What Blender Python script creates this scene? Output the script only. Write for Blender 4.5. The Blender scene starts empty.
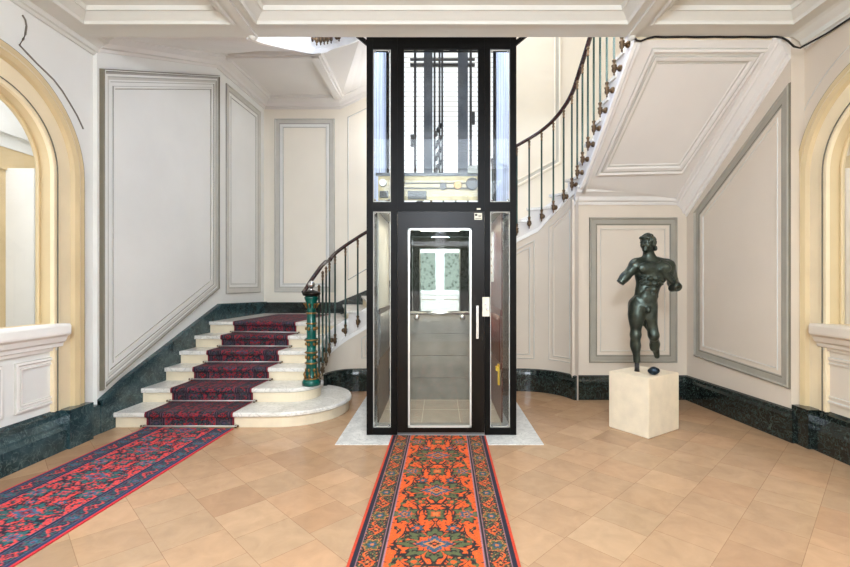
import bpy, math, random
import numpy as np
from mathutils import Vector, Matrix
random.seed(7); rng = np.random.RandomState(7)
S = bpy.context.scene
COL = S.collection
PI = math.pi

# ------------------------------------------------------------------ helpers
def lin(c):
    c = [v / 255.0 for v in c]
    return tuple((v / 12.92 if v <= .04045 else ((v + .055) / 1.055) ** 2.4) for v in c)

class MB:
    """collects shapes and links them as ONE mesh object"""
    def __init__(s): s.v = []; s.f = []; s.m = []; s.s = []
    def face(s, idx, m=0, sm=False): s.f.append(tuple(idx)); s.m.append(m); s.s.append(sm)
    def pts(s, P):
        b = len(s.v); s.v += [tuple(p) for p in P]; return b
    def poly(s, P, m=0, sm=False):
        b = s.pts(P); s.face(range(b, b + len(P)), m, sm)
    def box(s, x0, x1, y0, y1, z0, z1, m=0):
        b = s.pts([(x, y, z) for x in (x0, x1) for y in (y0, y1) for z in (z0, z1)])
        for q in ((0,1,3,2),(4,6,7,5),(0,4,5,1),(2,3,7,6),(0,2,6,4),(1,5,7,3)):
            s.face([b + i for i in q], m)
        return s
    def prism(s, P, d, m=0):
        """polygon P (3d points) extruded by vector d"""
        n = len(P); d = Vector(d)
        b = s.pts(P); c = s.pts([Vector(p) + d for p in P])
        s.face([b + i for i in range(n)][::-1], m); s.face([c + i for i in range(n)], m)
        for i in range(n):
            j = (i + 1) % n; s.face((b + i, b + j, c + j, c + i), m)
        return s
    def grid(s, P, m=0, sm=True, flip=False):
        """P: list of rows of points"""
        R = len(P); C = len(P[0]); b = s.pts([p for r in P for p in r])
        for i in range(R - 1):
            for j in range(C - 1):
                q = (b+i*C+j, b+i*C+j+1, b+(i+1)*C+j+1, b+(i+1)*C+j)
                s.face(q[::-1] if flip else q, m, sm)
        return s
    def lathe(s, prof, loc=(0,0,0), n=16, m=0, axis='Z'):
        """prof: (r, z[, material])"""
        rows = []
        for p in prof:
            r, z = p[0], p[1]
            ring = []
            for k in range(n):
                a = 2 * PI * k / n
                q = (r * math.cos(a), r * math.sin(a), z)
                if axis == 'Y': q = (q[0], q[2], q[1])
                if axis == 'X': q = (q[2], q[0], q[1])
                ring.append((q[0]+loc[0], q[1]+loc[1], q[2]+loc[2]))
            rows.append(s.pts(ring))
        for i in range(len(prof) - 1):
            mm = prof[i][2] if len(prof[i]) > 2 else m
            for k in range(n):
                l = (k + 1) % n
                s.face((rows[i]+k, rows[i]+l, rows[i+1]+l, rows[i+1]+k), mm, True)
        s.face([rows[0] + k for k in range(n)][::-1], prof[0][2] if len(prof[0]) > 2 else m)
        s.face([rows[-1] + k for k in range(n)], prof[-2][2] if len(prof[-2]) > 2 else m)
        return s
    def tube(s, P, r, n=8, m=0, squash=1.0):
        P = [Vector(p) for p in P]; rows = []
        for i, p in enumerate(P):
            t = (P[min(i+1, len(P)-1)] - P[max(i-1, 0)]).normalized()
            up = Vector((0,0,1)) if abs(t.z) < .95 else Vector((0,1,0))
            a = t.cross(up).normalized(); b2 = a.cross(t).normalized()
            rr = r[i] if isinstance(r, (list, tuple)) else r
            rows.append(s.pts([p + a*math.cos(2*PI*k/n)*rr + b2*math.sin(2*PI*k/n)*rr*squash for k in range(n)]))
        for i in range(len(P) - 1):
            for k in range(n):
                l = (k+1) % n; s.face((rows[i]+k, rows[i]+l, rows[i+1]+l, rows[i+1]+k), m, True)
        s.face([rows[0]+k for k in range(n)][::-1], m); s.face([rows[-1]+k for k in range(n)], m)
        return s
    def ball(s, c, r, m=0, n=12, sc=(1,1,1)):
        P = []
        for i in range(n // 2 + 1):
            a = PI * i / (n // 2)
            P.append([(c[0]+r*sc[0]*math.sin(a)*math.cos(2*PI*k/n), c[1]+r*sc[1]*math.sin(a)*math.sin(2*PI*k/n), c[2]-r*sc[2]*math.cos(a)) for k in range(n+1)])
        return s.grid(P, m, True, True)
    def frame(s, M, poly, prof, fill=None, sub=1):
        """mitred moulding around closed polygon (u,v) on surface M(u,v,h).
        prof: (inset, height, material). poly counter-clockwise as seen from the front"""
        n = len(poly); P = [Vector(p) for p in poly]
        dirs = []
        for i in range(n):
            a = (P[i] - P[i-1]).normalized(); b = (P[(i+1) % n] - P[i]).normalized()
            na = Vector((-a.y, a.x)); nb = Vector((-b.y, b.x))
            k = (na + nb); k = k / max(.2, (k.dot(na)))
            dirs.append(k)
        rings = []
        for (off, h, m) in prof:
            ring = []
            for i in range(n):
                A = P[i] + dirs[i]*off; B = P[(i+1) % n] + dirs[(i+1) % n]*off
                for q in range(sub):
                    t = q / sub; C = A*(1-t) + B*t
                    ring.append(M(C.x, C.y, h))
            rings.append(s.pts(ring))
        N = n * sub
        for i in range(len(prof) - 1):
            for k in range(N):
                l = (k+1) % N; s.face((rings[i]+k, rings[i]+l, rings[i+1]+l, rings[i+1]+k), prof[i][2])
        if fill is not None: s.face([rings[-1]+k for k in range(N)], fill)
        return s
    def sweep(s, path, prof, m=0, caps=True):
        """path: 3d points; prof: (out, up). out = to the LEFT of the travelling direction in plan"""
        P = [Vector(p) for p in path]; rows = []
        for i, p in enumerate(P):
            ts = []
            if i > 0: t = P[i]-P[i-1]; t.z = 0; ts.append(t.normalized())
            if i < len(P)-1: t = P[i+1]-P[i]; t.z = 0; ts.append(t.normalized())
            ns = [Vector((-t.y, t.x, 0)) for t in ts]
            k = ns[0] if len(ns) == 1 else (ns[0]+ns[1]) / max(.3, (ns[0]+ns[1]).dot(ns[0]))
            rows.append(s.pts([p + k*q[0] + Vector((0,0,q[1])) for q in prof]))
        C = len(prof)
        for i in range(len(P)-1):
            for j in range(C-1):
                mm = prof[j][2] if len(prof[j]) > 2 else m
                s.face((rows[i]+j, rows[i+1]+j, rows[i+1]+j+1, rows[i]+j+1), mm)
        if caps:
            s.face([rows[0]+j for j in range(C)], m); s.face([rows[-1]+j for j in range(C)][::-1], m)
        return s
    def build(s, name, mats, parent=None, loc=None):
        me = bpy.data.meshes.new(name); me.from_pydata(s.v, [], s.f)
        if not isinstance(mats, (list, tuple)): mats = [mats]
        for q in mats: me.materials.append(q)
        me.polygons.foreach_set('material_index', s.m)
        me.polygons.foreach_set('use_smooth', s.s)
        me.update()
        o = bpy.data.objects.new(name, me); COL.objects.link(o)
        if loc is not None: o.location = loc
        if parent is not None:
            o.parent = parent; o.matrix_parent_inverse = Matrix.Translation(parent.location).inverted() if loc is None else Matrix.Identity(4)
        return o

def recalc(o):
    import bmesh
    b = bmesh.new(); b.from_mesh(o.data); bmesh.ops.recalc_face_normals(b, faces=b.faces); b.to_mesh(o.data); b.free(); return o
def struct(o): o['kind'] = 'structure'; return o
def tag(o, label, cat, group=None):
    o['label'] = label; o['category'] = cat
    if group: o['group'] = group
    return o
def empty(name, loc, label, cat, group=None):
    o = bpy.data.objects.new(name, None); o.empty_display_size = .1; COL.objects.link(o); o.location = loc
    return tag(o, label, cat, group)
def dup_mesh(o, parent, loc=None):
    c = o.copy(); COL.objects.link(c); c.parent = parent
    if loc is not None: c.location = loc
    return c

# ------------------------------------------------------------------ materials
def mat(name, rgb, rough=.5, metal=0., var=.0, scale=8., bump=0., bscale=60., spec=.5, var_rgb=None):
    m = bpy.data.materials.new(name); m.use_nodes = True
    nt = m.node_tree; B = nt.nodes['Principled BSDF']
    B.inputs['Roughness'].default_value = rough; B.inputs['Metallic'].default_value = metal
    B.inputs['Specular IOR Level'].default_value = spec
    c = lin(rgb)
    tc = nt.nodes.new('ShaderNodeTexCoord')
    n = nt.nodes.new('ShaderNodeTexNoise'); n.inputs['Scale'].default_value = scale; n.inputs['Detail'].default_value = 5
    nt.links.new(tc.outputs['Object'], n.inputs['Vector'])
    r = nt.nodes.new('ShaderNodeValToRGB'); e = r.color_ramp.elements
    d = lin(var_rgb) if var_rgb else tuple(v*(1-var) for v in c)
    u = c if var_rgb else tuple(min(1, v*(1+var*.5)) for v in c)
    e[0].position = .3; e[1].position = .7; e[0].color = (*d, 1); e[1].color = (*u, 1)
    nt.links.new(n.outputs['Fac'], r.inputs['Fac']); nt.links.new(r.outputs['Color'], B.inputs['Base Color'])
    if bump:
        n2 = nt.nodes.new('ShaderNodeTexNoise'); n2.inputs['Scale'].default_value = bscale
        nt.links.new(tc.outputs['Object'], n2.inputs['Vector'])
        b = nt.nodes.new('ShaderNodeBump'); b.inputs['Strength'].default_value = bump; b.inputs['Distance'].default_value = .01
        nt.links.new(n2.outputs['Fac'], b.inputs['Height']); nt.links.new(b.outputs['Normal'], B.inputs['Normal'])
    return m

def marble(name, base, mid, vein, rough=.15, scale=3.):
    m = bpy.data.materials.new(name); m.use_nodes = True
    nt = m.node_tree; B = nt.nodes['Principled BSDF']; B.inputs['Roughness'].default_value = rough
    tc = nt.nodes.new('ShaderNodeTexCoord')
    n = nt.nodes.new('ShaderNodeTexNoise'); n.inputs['Scale'].default_value = scale; n.inputs['Detail'].default_value = 8; n.inputs['Roughness'].default_value = .65; n.inputs['Distortion'].default_value = 1.2
    v = nt.nodes.new('ShaderNodeTexNoise'); v.inputs['Scale'].default_value = scale*2.2; v.inputs['Detail'].default_value = 6; v.inputs['Distortion'].default_value = 2.5
    for q in (n, v): nt.links.new(tc.outputs['Object'], q.inputs['Vector'])
    r = nt.nodes.new('ShaderNodeValToRGB'); e = r.color_ramp.elements
    e[0].position = .35; e[1].position = .68; e[0].color = (*lin(base), 1); e[1].color = (*lin(mid), 1)
    nt.links.new(n.outputs['Fac'], r.inputs['Fac'])
    a = nt.nodes.new('ShaderNodeValToRGB'); a.color_ramp.interpolation = 'LINEAR'
    ee = a.color_ramp.elements; ee[0].position = .47; ee[0].color = (0,0,0,1); ee[1].position = .53; ee[1].color = (0,0,0,1)
    k = ee.new(.5); k.color = (1,1,1,1)
    nt.links.new(v.outputs['Fac'], a.inputs['Fac'])
    mx = nt.nodes.new('ShaderNodeMix'); mx.data_type = 'RGBA'
    mt = nt.nodes.new('ShaderNodeMath'); mt.operation = 'MULTIPLY'; mt.inputs[1].default_value = .6
    nt.links.new(a.outputs['Color'], mt.inputs[0]); nt.links.new(mt.outputs[0], mx.inputs['Factor'])
    nt.links.new(r.outputs['Color'], mx.inputs['A']); mx.inputs['B'].default_value = (*lin(vein), 1)
    nt.links.new(mx.outputs['Result'], B.inputs['Base Color'])
    return m

def attr_mat(name, rough=.9, noise=.0, nscale=10., bump=0., bscale=300., sheen=0.):
    m = bpy.data.materials.new(name); m.use_nodes = True
    nt = m.node_tree; B = nt.nodes['Principled BSDF']; B.inputs['Roughness'].default_value = rough
    at = nt.nodes.new('ShaderNodeAttribute'); at.attribute_name = 'pattern'
    tc = nt.nodes.new('ShaderNodeTexCoord')
    n = nt.nodes.new('ShaderNodeTexNoise'); n.inputs['Scale'].default_value = nscale; n.inputs['Detail'].default_value = 8; n.inputs['Roughness'].default_value = .6; n.inputs['Distortion'].default_value = .6
    nt.links.new(tc.outputs['Object'], n.inputs['Vector'])
    mr = nt.nodes.new('ShaderNodeMapRange'); mr.inputs[1].default_value = .3; mr.inputs[2].default_value = .7; mr.inputs[3].default_value = 1-noise; mr.inputs[4].default_value = 1+noise*.6
    nt.links.new(n.outputs['Fac'], mr.inputs[0])
    mx = nt.nodes.new('ShaderNodeVectorMath'); mx.operation = 'SCALE'
    nt.links.new(at.outputs['Color'], mx.inputs[0]); nt.links.new(mr.outputs[0], mx.inputs['Scale'])
    nt.links.new(mx.outputs[0], B.inputs['Base Color'])
    if bump:
        n2 = nt.nodes.new('ShaderNodeTexNoise'); n2.inputs['Scale'].default_value = bscale
        nt.links.new(tc.outputs['Object'], n2.inputs['Vector'])
        b = nt.nodes.new('ShaderNodeBump'); b.inputs['Strength'].default_value = bump; b.inputs['Distance'].default_value = .004
        nt.links.new(n2.outputs['Fac'], b.inputs['Height']); nt.links.new(b.outputs['Normal'], B.inputs['Normal'])
    return m

def glass_mat(name, tint=(1,1,1), refl=1.):
    m = bpy.data.materials.new(name); m.use_nodes = True; nt = m.node_tree
    nt.nodes.remove(nt.nodes['Principled BSDF']); out = nt.nodes['Material Output']
    t = nt.nodes.new('ShaderNodeBsdfTransparent'); t.inputs[0].default_value = (*tint, 1)
    g = nt.nodes.new('ShaderNodeBsdfGlossy'); g.inputs['Roughness'].default_value = .01
    fr = nt.nodes.new('ShaderNodeFresnel'); fr.inputs[0].default_value = 1.45
    k = nt.nodes.new('ShaderNodeMath'); k.operation = 'MULTIPLY'; k.inputs[1].default_value = refl
    nt.links.new(fr.outputs[0], k.inputs[0])
    mx = nt.nodes.new('ShaderNodeMixShader')
    nt.links.new(k.outputs[0], mx.inputs[0]); nt.links.new(t.outputs[0], mx.inputs[1]); nt.links.new(g.outputs[0], mx.inputs[2])
    nt.links.new(mx.outputs[0], out.inputs[0]); return m

def emit_mat(name, rgb, strength, noise=None):
    m = bpy.data.materials.new(name); m.use_nodes = True; nt = m.node_tree
    nt.nodes.remove(nt.nodes['Principled BSDF']); out = nt.nodes['Material Output']
    e = nt.nodes.new('ShaderNodeEmission'); e.inputs[0].default_value = (*lin(rgb), 1); e.inputs[1].default_value = strength
    if noise:
        tc = nt.nodes.new('ShaderNodeTexCoord'); v = nt.nodes.new('ShaderNodeTexVoronoi'); v.inputs['Scale'].default_value = noise[0]
        r = nt.nodes.new('ShaderNodeValToRGB'); r.color_ramp.elements[0].color = (*lin(noise[1]), 1); r.color_ramp.elements[1].color = (*lin(rgb), 1)
        r.color_ramp.elements[1].position = .55
        nt.links.new(tc.outputs['Object'], v.inputs['Vector']); nt.links.new(v.outputs['Distance'], r.inputs['Fac']); nt.links.new(r.outputs['Color'], e.inputs[0])
    nt.links.new(e.outputs[0], out.inputs[0]); return m

WALL   = mat('wall_paint', (228,228,223), .6, var=.05, scale=1.5)
WALLR  = mat('wall_paint_dim_side', (212,200,183), .6, var=.04, scale=1.5)  # same wall paint, with the right side's dimmer, warmer light in the colour
WALLB  = mat('wall_paint_stairwell', (236,229,214), .6, var=.04, scale=1.5)
GREY   = mat('moulding_grey_paint', (158,156,148), .5, var=.10, scale=6)
GREYL  = mat('moulding_pale_grey_paint', (196,193,184), .5, var=.06, scale=6)
OLIVE  = mat('moulding_olive_paint', (158,153,140), .5, var=.08, scale=6)
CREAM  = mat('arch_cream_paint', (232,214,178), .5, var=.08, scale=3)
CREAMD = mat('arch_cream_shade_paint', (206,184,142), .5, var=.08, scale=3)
GREYD  = mat('moulding_dark_olive', (112,106,90), .5, var=.10, scale=6)  # thin dark lines along moulding edges and grooves
LINE   = mat('incised_line_paint', (120,112,100), .6, var=.1)
CEIL   = mat('ceiling_paint', (212,211,203), .6, var=.03, scale=2)
SOFFIT = mat('soffit_paint', (222,218,212), .6, var=.03, scale=2)
WHITE  = mat('white_paint', (240,238,232), .5, var=.03, scale=3)
MARB   = marble('green_marble', (9,15,14), (26,36,33), (84,98,90), .16, 5)
MARBL  = marble('green_marble_cool_lit', (26,46,50), (58,82,86), (92,116,116), .14, 4)  # same green marble; the cool light on the left is in its colour
TREAD  = marble('white_marble', (214,210,200), (238,235,228), (175,172,165), .25, 3)
RISER  = mat('riser_stone', (230,216,188), .5, var=.10, scale=5)
SLABM  = marble('grey_white_marble', (200,200,196), (232,231,226), (160,162,162), .2, 4)
FLOORM = attr_mat('travertine_tiles', .2, .12, 7.)
GROUT  = mat('grout', (150,122,92), .8, var=.1)
RUGM   = attr_mat('wool_pile', .95, .12, 40., .5, 400.)
STEEL  = mat('black_steel', (13,11,9), .42, .0, var=.3, scale=6, spec=.1)
STEELD = mat('bronze_black_door', (22,17,12), .36, .0, var=.25, scale=3, spec=.16)
CHROME = mat('brushed_steel', (200,200,198), .22, .9, var=.08, scale=20)
SILV   = mat('satin_aluminium', (222,222,216), .3, .4, var=.05, scale=20)
GLASS  = glass_mat('clear_glass', (.93,.95,.95), .8)
WGLASS = glass_mat('window_glass', (.97,.98,.98), .5)
MIRROR = mat('mirror_silver', (205,210,208), .02, 1., var=.0)
CABST  = mat('cab_grey_stone', (148,144,134), .45, var=.16, scale=7)
CABFL  = mat('cab_floor_tile', (176,166,152), .4, var=.12, scale=6)
MAHOG  = mat('mahogany', (92,38,28), .3, var=.3, scale=5)
CABGR  = mat('cab_grey_panel', (122,124,124), .35, .3, var=.15, scale=4)
CABPAL = mat('cab_pale_panel', (190,188,178), .35, var=.08, scale=4)
BRASS  = mat('brass_sheet', (196,176,132), .4, .25, var=.3, scale=14)
FILM   = glass_mat('frosted_blue_film', (.80,.85,.95), .8)
def _film():
    nt = FILM.node_tree; out = nt.nodes['Material Output']; src = out.inputs[0].links[0].from_socket
    d = nt.nodes.new('ShaderNodeBsdfDiffuse'); d.inputs[0].default_value = (*lin((186,196,214)), 1)
    t = nt.nodes.new('ShaderNodeBsdfTranslucent'); t.inputs[0].default_value = (*lin((206,214,228)), 1)
    a = nt.nodes.new('ShaderNodeAddShader'); m = nt.nodes.new('ShaderNodeMixShader')
    tc = nt.nodes.new('ShaderNodeTexCoord'); mp = nt.nodes.new('ShaderNodeMapping'); mp.inputs['Scale'].default_value = (1,9,.35)
    n = nt.nodes.new('ShaderNodeTexNoise'); n.inputs['Scale'].default_value = 2.2
    mr = nt.nodes.new('ShaderNodeMapRange'); mr.inputs[1].default_value = .35; mr.inputs[2].default_value = .65; mr.inputs[3].default_value = .25; mr.inputs[4].default_value = .8
    nt.links.new(tc.outputs['Object'], mp.inputs[0]); nt.links.new(mp.outputs[0], n.inputs['Vector']); nt.links.new(n.outputs['Fac'], mr.inputs[0])
    nt.links.new(mr.outputs[0], m.inputs[0]); nt.links.new(src, m.inputs[1]); nt.links.new(d.outputs[0], a.inputs[0]); nt.links.new(t.outputs[0], a.inputs[1]); nt.links.new(a.outputs[0], m.inputs[2]); nt.links.new(m.outputs[0], out.inputs[0])
_film()
IRON   = mat('machine_iron', (70,68,66), .4, .6, var=.3, scale=12)
RAILST = mat('guide_rail_steel', (92,94,98), .4, .5, var=.2, scale=14)
BRONZE = mat('statue_bronze', (74,82,74), .32, .7, var=.55, scale=11, bump=.35, bscale=46, var_rgb=(40,48,42))
FRAG   = mat('fragment_bronze', (40,52,62), .35, .7, var=.5, scale=30, bump=.3, bscale=60)
LIME   = mat('limestone', (230,216,190), .7, var=.08, scale=9, bump=.3, bscale=90)
WOODD  = mat('handrail_mahogany', (52,26,22), .25, var=.3, scale=14)
GRODD  = mat('baluster_green_iron', (30,58,50), .3, .4, var=.3, scale=20)
BRZ    = mat('baluster_bronze', (104,84,62), .38, .7, var=.35, scale=40)
MALA   = mat('malachite_green', (8,88,76), .22, .1, var=.45, scale=14)
GOLD   = mat('gilt_bronze', (150,112,62), .34, .8, var=.3, scale=30)
BLACK  = mat('black_plastic', (16,14,14), .5)
IVORY  = mat('ivory_plastic', (222,216,196), .5, var=.05)
INK    = mat('printed_ink', (50,48,44), .7)
YELLOW = mat('yellow_plastic', (226,180,40), .4)
STONEW = mat('pale_ashlar', (226,224,218), .7, var=.06, scale=2)
STONET = mat('tan_ashlar', (206,182,140), .7, var=.12, scale=3)
DAY    = emit_mat('daylit_frosted_window', (240,244,250), 1.3)
FROST  = emit_mat('daylit_patterned_glass', (196,208,196), 1.3, (11, (30,42,34)))
LAMP   = emit_mat('spot_lamp', (255,244,224), 14)

# ------------------------------------------------------------------ plan
YB = 7.7                       # back wall of the stairwell
YE = 4.0                       # edge of the hall ceiling
ZC = 3.59                      # underside of the ceiling beams
YF = -2.6                      # entrance wall behind the camera
YW = 5.45                      # panelled wall closing the right flight
TOP = 7.6
XLH, XRH = -3.24, 3.24         # hall walls
YJ = 4.2
def XL(y): return -3.2 + .054*(y-YJ)
def XR(y): return 3.12 - .09*(min(y, YW)-4.0)
XRB = XR(YW)
def M_left(y, z, h):  return (XL(y)+h, y, z)              # u = Y
def M_lefth(y, z, h): return (XLH+h, y, z)
def M_right(u, z, h): return (XR(-u)-h, -u, z)             # u = -Y
def M_righth(u, z, h): return (XRH-h, -u, z)
def M_back(x, z, h):  return (x, YB-h, z)
def M_front(x, z, h): return (x, YW-h, z)
# left wall seen from inside: u must run rightwards = towards +Y : ok. right wall: rightwards = -Y : u=-Y

# ------------------------------------------------------------------ floor
def tile_floor():
    A = Vector((1.104, 2.893)); w = .3185; g = .0013
    V = []; F = []; C = []
    base = lin((183,148,114))
    def add(P, z, c):
        b = len(V); V.extend([(p.x, p.y, z) for p in P]); F.append((b, b+1, b+2, b+3)); C.append(c)
    for sx in (1, -1):                       # the rows meet in a chevron on the centre line
        d1 = Vector((1,1)).normalized(); d2 = Vector((1,-1)).normalized()
        for j in range(-34, 34):
            q = -9.5 + random.random()*.3
            if j in (0, -1): q = -w*30 + (0 if j == 0 else .11)
            while q < 9:
                L = random.choice([w, w, w, w*1.1, w*.7])
                if j == 0 and abs(q) < .7: L = w
                P = [A + d1*(q+a) + d2*(j*w+b) for a, b in ((-g-L+2*g+L,g),(L-g,g),(L-g,w-g),(g,w-g))]
                P = [Vector((p.x*sx, p.y)) for p in P]
                c = sum(P, Vector((0,0)))/4
                if 0 <= c.x*sx < 3.6 and YF-.3 < c.y < YB+.2:
                    k = random.gauss(1, .045); pk = random.gauss(.0, .022)
                    if random.random() < .10 or (j == 0 and sx > 0 and abs(q+w) < .05): k *= .86; pk += .04
                    add(P[::-1] if sx > 0 else P, 0 if sx > 0 else .0004, (base[0]*k*(1+pk), base[1]*k, base[2]*k*(1-pk*.5), 1))
                q += L
    gc = lin((150,118,88))
    add([Vector((-3.7,YF-.3)), Vector((3.7,YF-.3)), Vector((3.7,YB+.2)), Vector((-3.7,YB+.2))], -.0012, (*gc, 1))
    me = bpy.data.meshes.new('floor'); me.from_pydata(V, [], F)
    at = me.color_attributes.new('pattern', 'FLOAT_COLOR', 'CORNER')
    at.data.foreach_set('color', np.repeat(np.array(C, dtype=np.float32), 4, axis=0).ravel())
    me.materials.append(FLOORM)
    o = bpy.data.objects.new('floor', me); COL.objects.link(o)
    import bmesh
    b = bmesh.new(); b.from_mesh(me)
    for f in b.faces:
        if f.normal.z < 0: f.normal_flip()
    b.to_mesh(me); b.free()
    return struct(o)
tile_floor()

# ------------------------------------------------------------------ hall walls with arched windows
YA, RA, ZS, ZSP = 3.18, .56, 1.065, 2.32     # arch centre, radius, sill, spring
def arch_wall(M, flip, name, m):
    b = MB(); s = -1 if flip else 1
    def q(pts):
        P = [M(s*y, z, 0) for y, z in pts]; b.poly(P if not flip else P[::-1])
    z0, z1 = 0, 3.85
    q([(YF,z0),(YA-RA,z0),(YA-RA,z1),(YF,z1)]); q([(YA+RA,z0),(4.2,z0),(4.2,z1),(YA+RA,z1)])
    q([(YA-RA,z0),(YA+RA,z0),(YA+RA,ZS),(YA-RA,ZS)])
    N = 32
    for i in range(N):
        a0 = PI - PI*i/N; a1 = PI - PI*(i+1)/N
        p0 = (YA+RA*math.cos(a0), ZSP+RA*math.sin(a0)); p1 = (YA+RA*math.cos(a1), ZSP+RA*math.sin(a1))
        q([p0, p1, (p1[0], z1), (p0[0], z1)])
    # reveal
    path = [(YA+RA, ZS)] + [(YA+RA*math.cos(PI*i/N), ZSP+RA*math.sin(PI*i/N)) for i in range(N+1)] + [(YA-RA, ZS)]
    for i in range(len(path)):
        a, c = path[i], path[(i+1) % len(path)]
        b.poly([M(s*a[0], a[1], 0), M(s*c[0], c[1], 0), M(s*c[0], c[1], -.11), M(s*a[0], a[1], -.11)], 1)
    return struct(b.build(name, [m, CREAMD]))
arch_wall(M_lefth, False, 'wall_left', WALL)
arch_wall(M_righth, True, 'wall_right', WALLR)

def arch_path(r, n=36, zb=.33):
    return [(YA+r, zb)] + [(YA+r*math.cos(PI*i/n), ZSP+r*math.sin(PI*i/n)) for i in range(n+1)] + [(YA-r, zb)]
def architrave(M, s, name):
    prof = [(0,0,0),(0,.03,0),(.012,.034,2),(.0145,.022,0),(.04,.022,2),(.0425,.034,0),(.07,.03,2),(.0725,.016,0),(.185,.016,1),(.2,.045,1),(.235,.06,0),(.26,.045,1),(.298,.05,2),(.302,.05,1),(.306,0,1)]
    b = MB()
    rows = []
    for (o, h, m) in prof:
        rows.append([M(s*y, z, h) for y, z in arch_path(RA+o)])
    for i in range(len(rows)-1):
        b.grid([rows[i], rows[i+1]], prof[i][2], False, flip=(s > 0))
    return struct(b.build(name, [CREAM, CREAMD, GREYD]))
architrave(M_lefth, 1, 'trim_1'); architrave(M_righth, -1, 'trim_2')

def arch_window(M, s, name):
    root = bpy.data.objects.new(name, None); COL.objects.link(root); struct(root)
    b = MB(); rows = []
    prof = [(0,-.075),(-.02,-.075),(-.025,-.082),(-.025,-.10),(0,-.10)]
    for o, h in prof: rows.append([M(s*y, z, h) for y, z in arch_path(RA+o-.002, zb=ZS+.002)])
    for i in range(len(rows)-1): b.grid([rows[i], rows[i+1]], 0, False)
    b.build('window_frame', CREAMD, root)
    g = MB(); P = [M(s*y, z, -.09) for y, z in arch_path(RA-.025, zb=ZS+.002)]
    g.poly(P); g.build('window_pane', WGLASS, root)
arch_window(M_lefth, 1, 'window_1'); arch_window(M_righth, -1, 'window_2')

def sill(M, s, name, m):
    b = MB()
    prof = [(0,.84),(.022,.84),(.026,.865),(.045,.872),(.05,.90),(.07,.915),(.085,.955),(.10,.965),(.112,.975),(.115,.99),(.115,1.045),(.105,1.062),(0,1.066)]
    y0, y1 = YA-RA-.07, YA+RA+.075
    rows = [[M(s*y0, z, h) for h, z in prof], [M(s*y1, z, h) for h, z in prof]]
    b.grid(rows, 0, False, flip=(s < 0)); b.poly(rows[0]); b.poly(rows[1][::-1])
    # dado panel frames
    pr = [(0,0,1),(.004,.018,0),(.022,.020,1),(.030,.006,0),(.046,.006,1),(.050,.013,0),(.062,.012,1),(.066,0,0)]
    for a, c in ((3.42, 3.825), (2.68, 3.32)):
        poly = [(a,.40),(c,.40),(c,.79),(a,.79)] if s > 0 else [(-c,.40),(-a,.40),(-a,.79),(-c,.79)]
        b.frame(M, poly, pr)
    return struct(b.build(name, [m, GREYL]))
sill(M_lefth, 1, 'trim_3', WHITE); sill(M_righth, -1, 'trim_4', WALLR)

# incised line over the arches
def px(x, y, X):      # where a sight line meets the plane X
    D = X*450/(x-440.0); return (X, D, 1.4+(283.5-y)*D/450)
ln = [px(x, y, XLH) for x, y in ((22,15),(25,20),(26,26),(25,34),(23,39),(19,45),(27,53.5),(37,64),(45,71.5),(53.6,80),(62,91),(70,104),(77,116),(83,129))]
struct(MB().tube([(p[0]+.003, p[1], p[2]) for p in ln], .007, 6).build('trim_5', LINE))
ln = [(XRH-.002, YA+1.03*math.cos(a), ZSP+1.03*math.sin(a)) for a in np.linspace(.42, 1.2, 20)]
ln = [p for p in ln if p[1] < 4.03]
struct(MB().tube(ln, .005, 6).build('trim_6', GREYL))

# stair wall left, return, back wall, right walls
b = MB()
b.poly([(XLH,YJ,0),(XL(YJ),YJ,0),(XL(YJ),YJ,TOP),(XLH,YJ,TOP)][::-1])
b.poly([(XL(YJ),YJ,0),(XL(YB),YB,0),(XL(YB),YB,TOP),(XL(YJ),YJ,TOP)][::-1])
struct(b.build('wall_stair_left', WALL))
b = MB()
WX0, WX1, WZ0, WZ1 = -1.0, 1.0, 2.75, 5.55
for (x0,x1,z0,z1) in ((XL(YB),WX0,0,TOP),(WX1,XRB,0,TOP),(WX0,WX1,0,WZ0),(WX0,WX1,WZ1,TOP)):
    b.poly([(x0,YB,z0),(x1,YB,z0),(x1,YB,z1),(x0,YB,z1)])
for P in ([(WX0,YB,WZ0),(WX1,YB,WZ0),(WX1,YB+.2,WZ0),(WX0,YB+.2,WZ0)], [(WX0,YB,WZ0),(WX0,YB,WZ1),(WX0,YB+.2,WZ1),(WX0,YB+.2,WZ0)],
          [(WX1,YB,WZ0),(WX1,YB,WZ1),(WX1,YB+.2,WZ1),(WX1,YB+.2,WZ0)], [(WX0,YB,WZ1),(WX1,YB,WZ1),(WX1,YB+.2,WZ1),(WX0,YB+.2,WZ1)]): b.poly(P)
struct(b.build('wall_back', WALLB))
b = MB()
b.poly([(XRH,4.0,0),(XR(4.0),4.0,0),(XR(4.0),4.0,TOP),(XRH,4.0,TOP)])
b.poly([(XR(4.0),4.0,0),(XRB,YW,0),(XRB,YW,TOP),(XR(4.0),4.0,TOP)])
b.poly([(XRB,YW,0),(XRB,YB,0),(XRB,YB,TOP),(XRB,YW,TOP)])
struct(b.build('wall_stair_right', WALLR))
# upper front wall and upper side walls so that the well is closed
b = MB()
b.poly([(XLH,2.2,3.85),(XRH,2.2,3.85),(XRH,2.2,TOP),(XLH,2.2,TOP)])
b.poly([(XLH,2.2,3.85),(XLH,4.2,3.85),(XLH,4.2,TOP),(XLH,2.2,TOP)]); b.poly([(XRH,2.2,3.85),(XRH,4.05,3.85),(XRH,4.05,TOP),(XRH,2.2,TOP)])
struct(b.build('wall_upper', WALL))
b = MB(); b.box(-3.3,3.3,2.1,YB+.1,TOP,TOP+.1); struct(b.build('ceiling_upper', WHITE))

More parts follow.
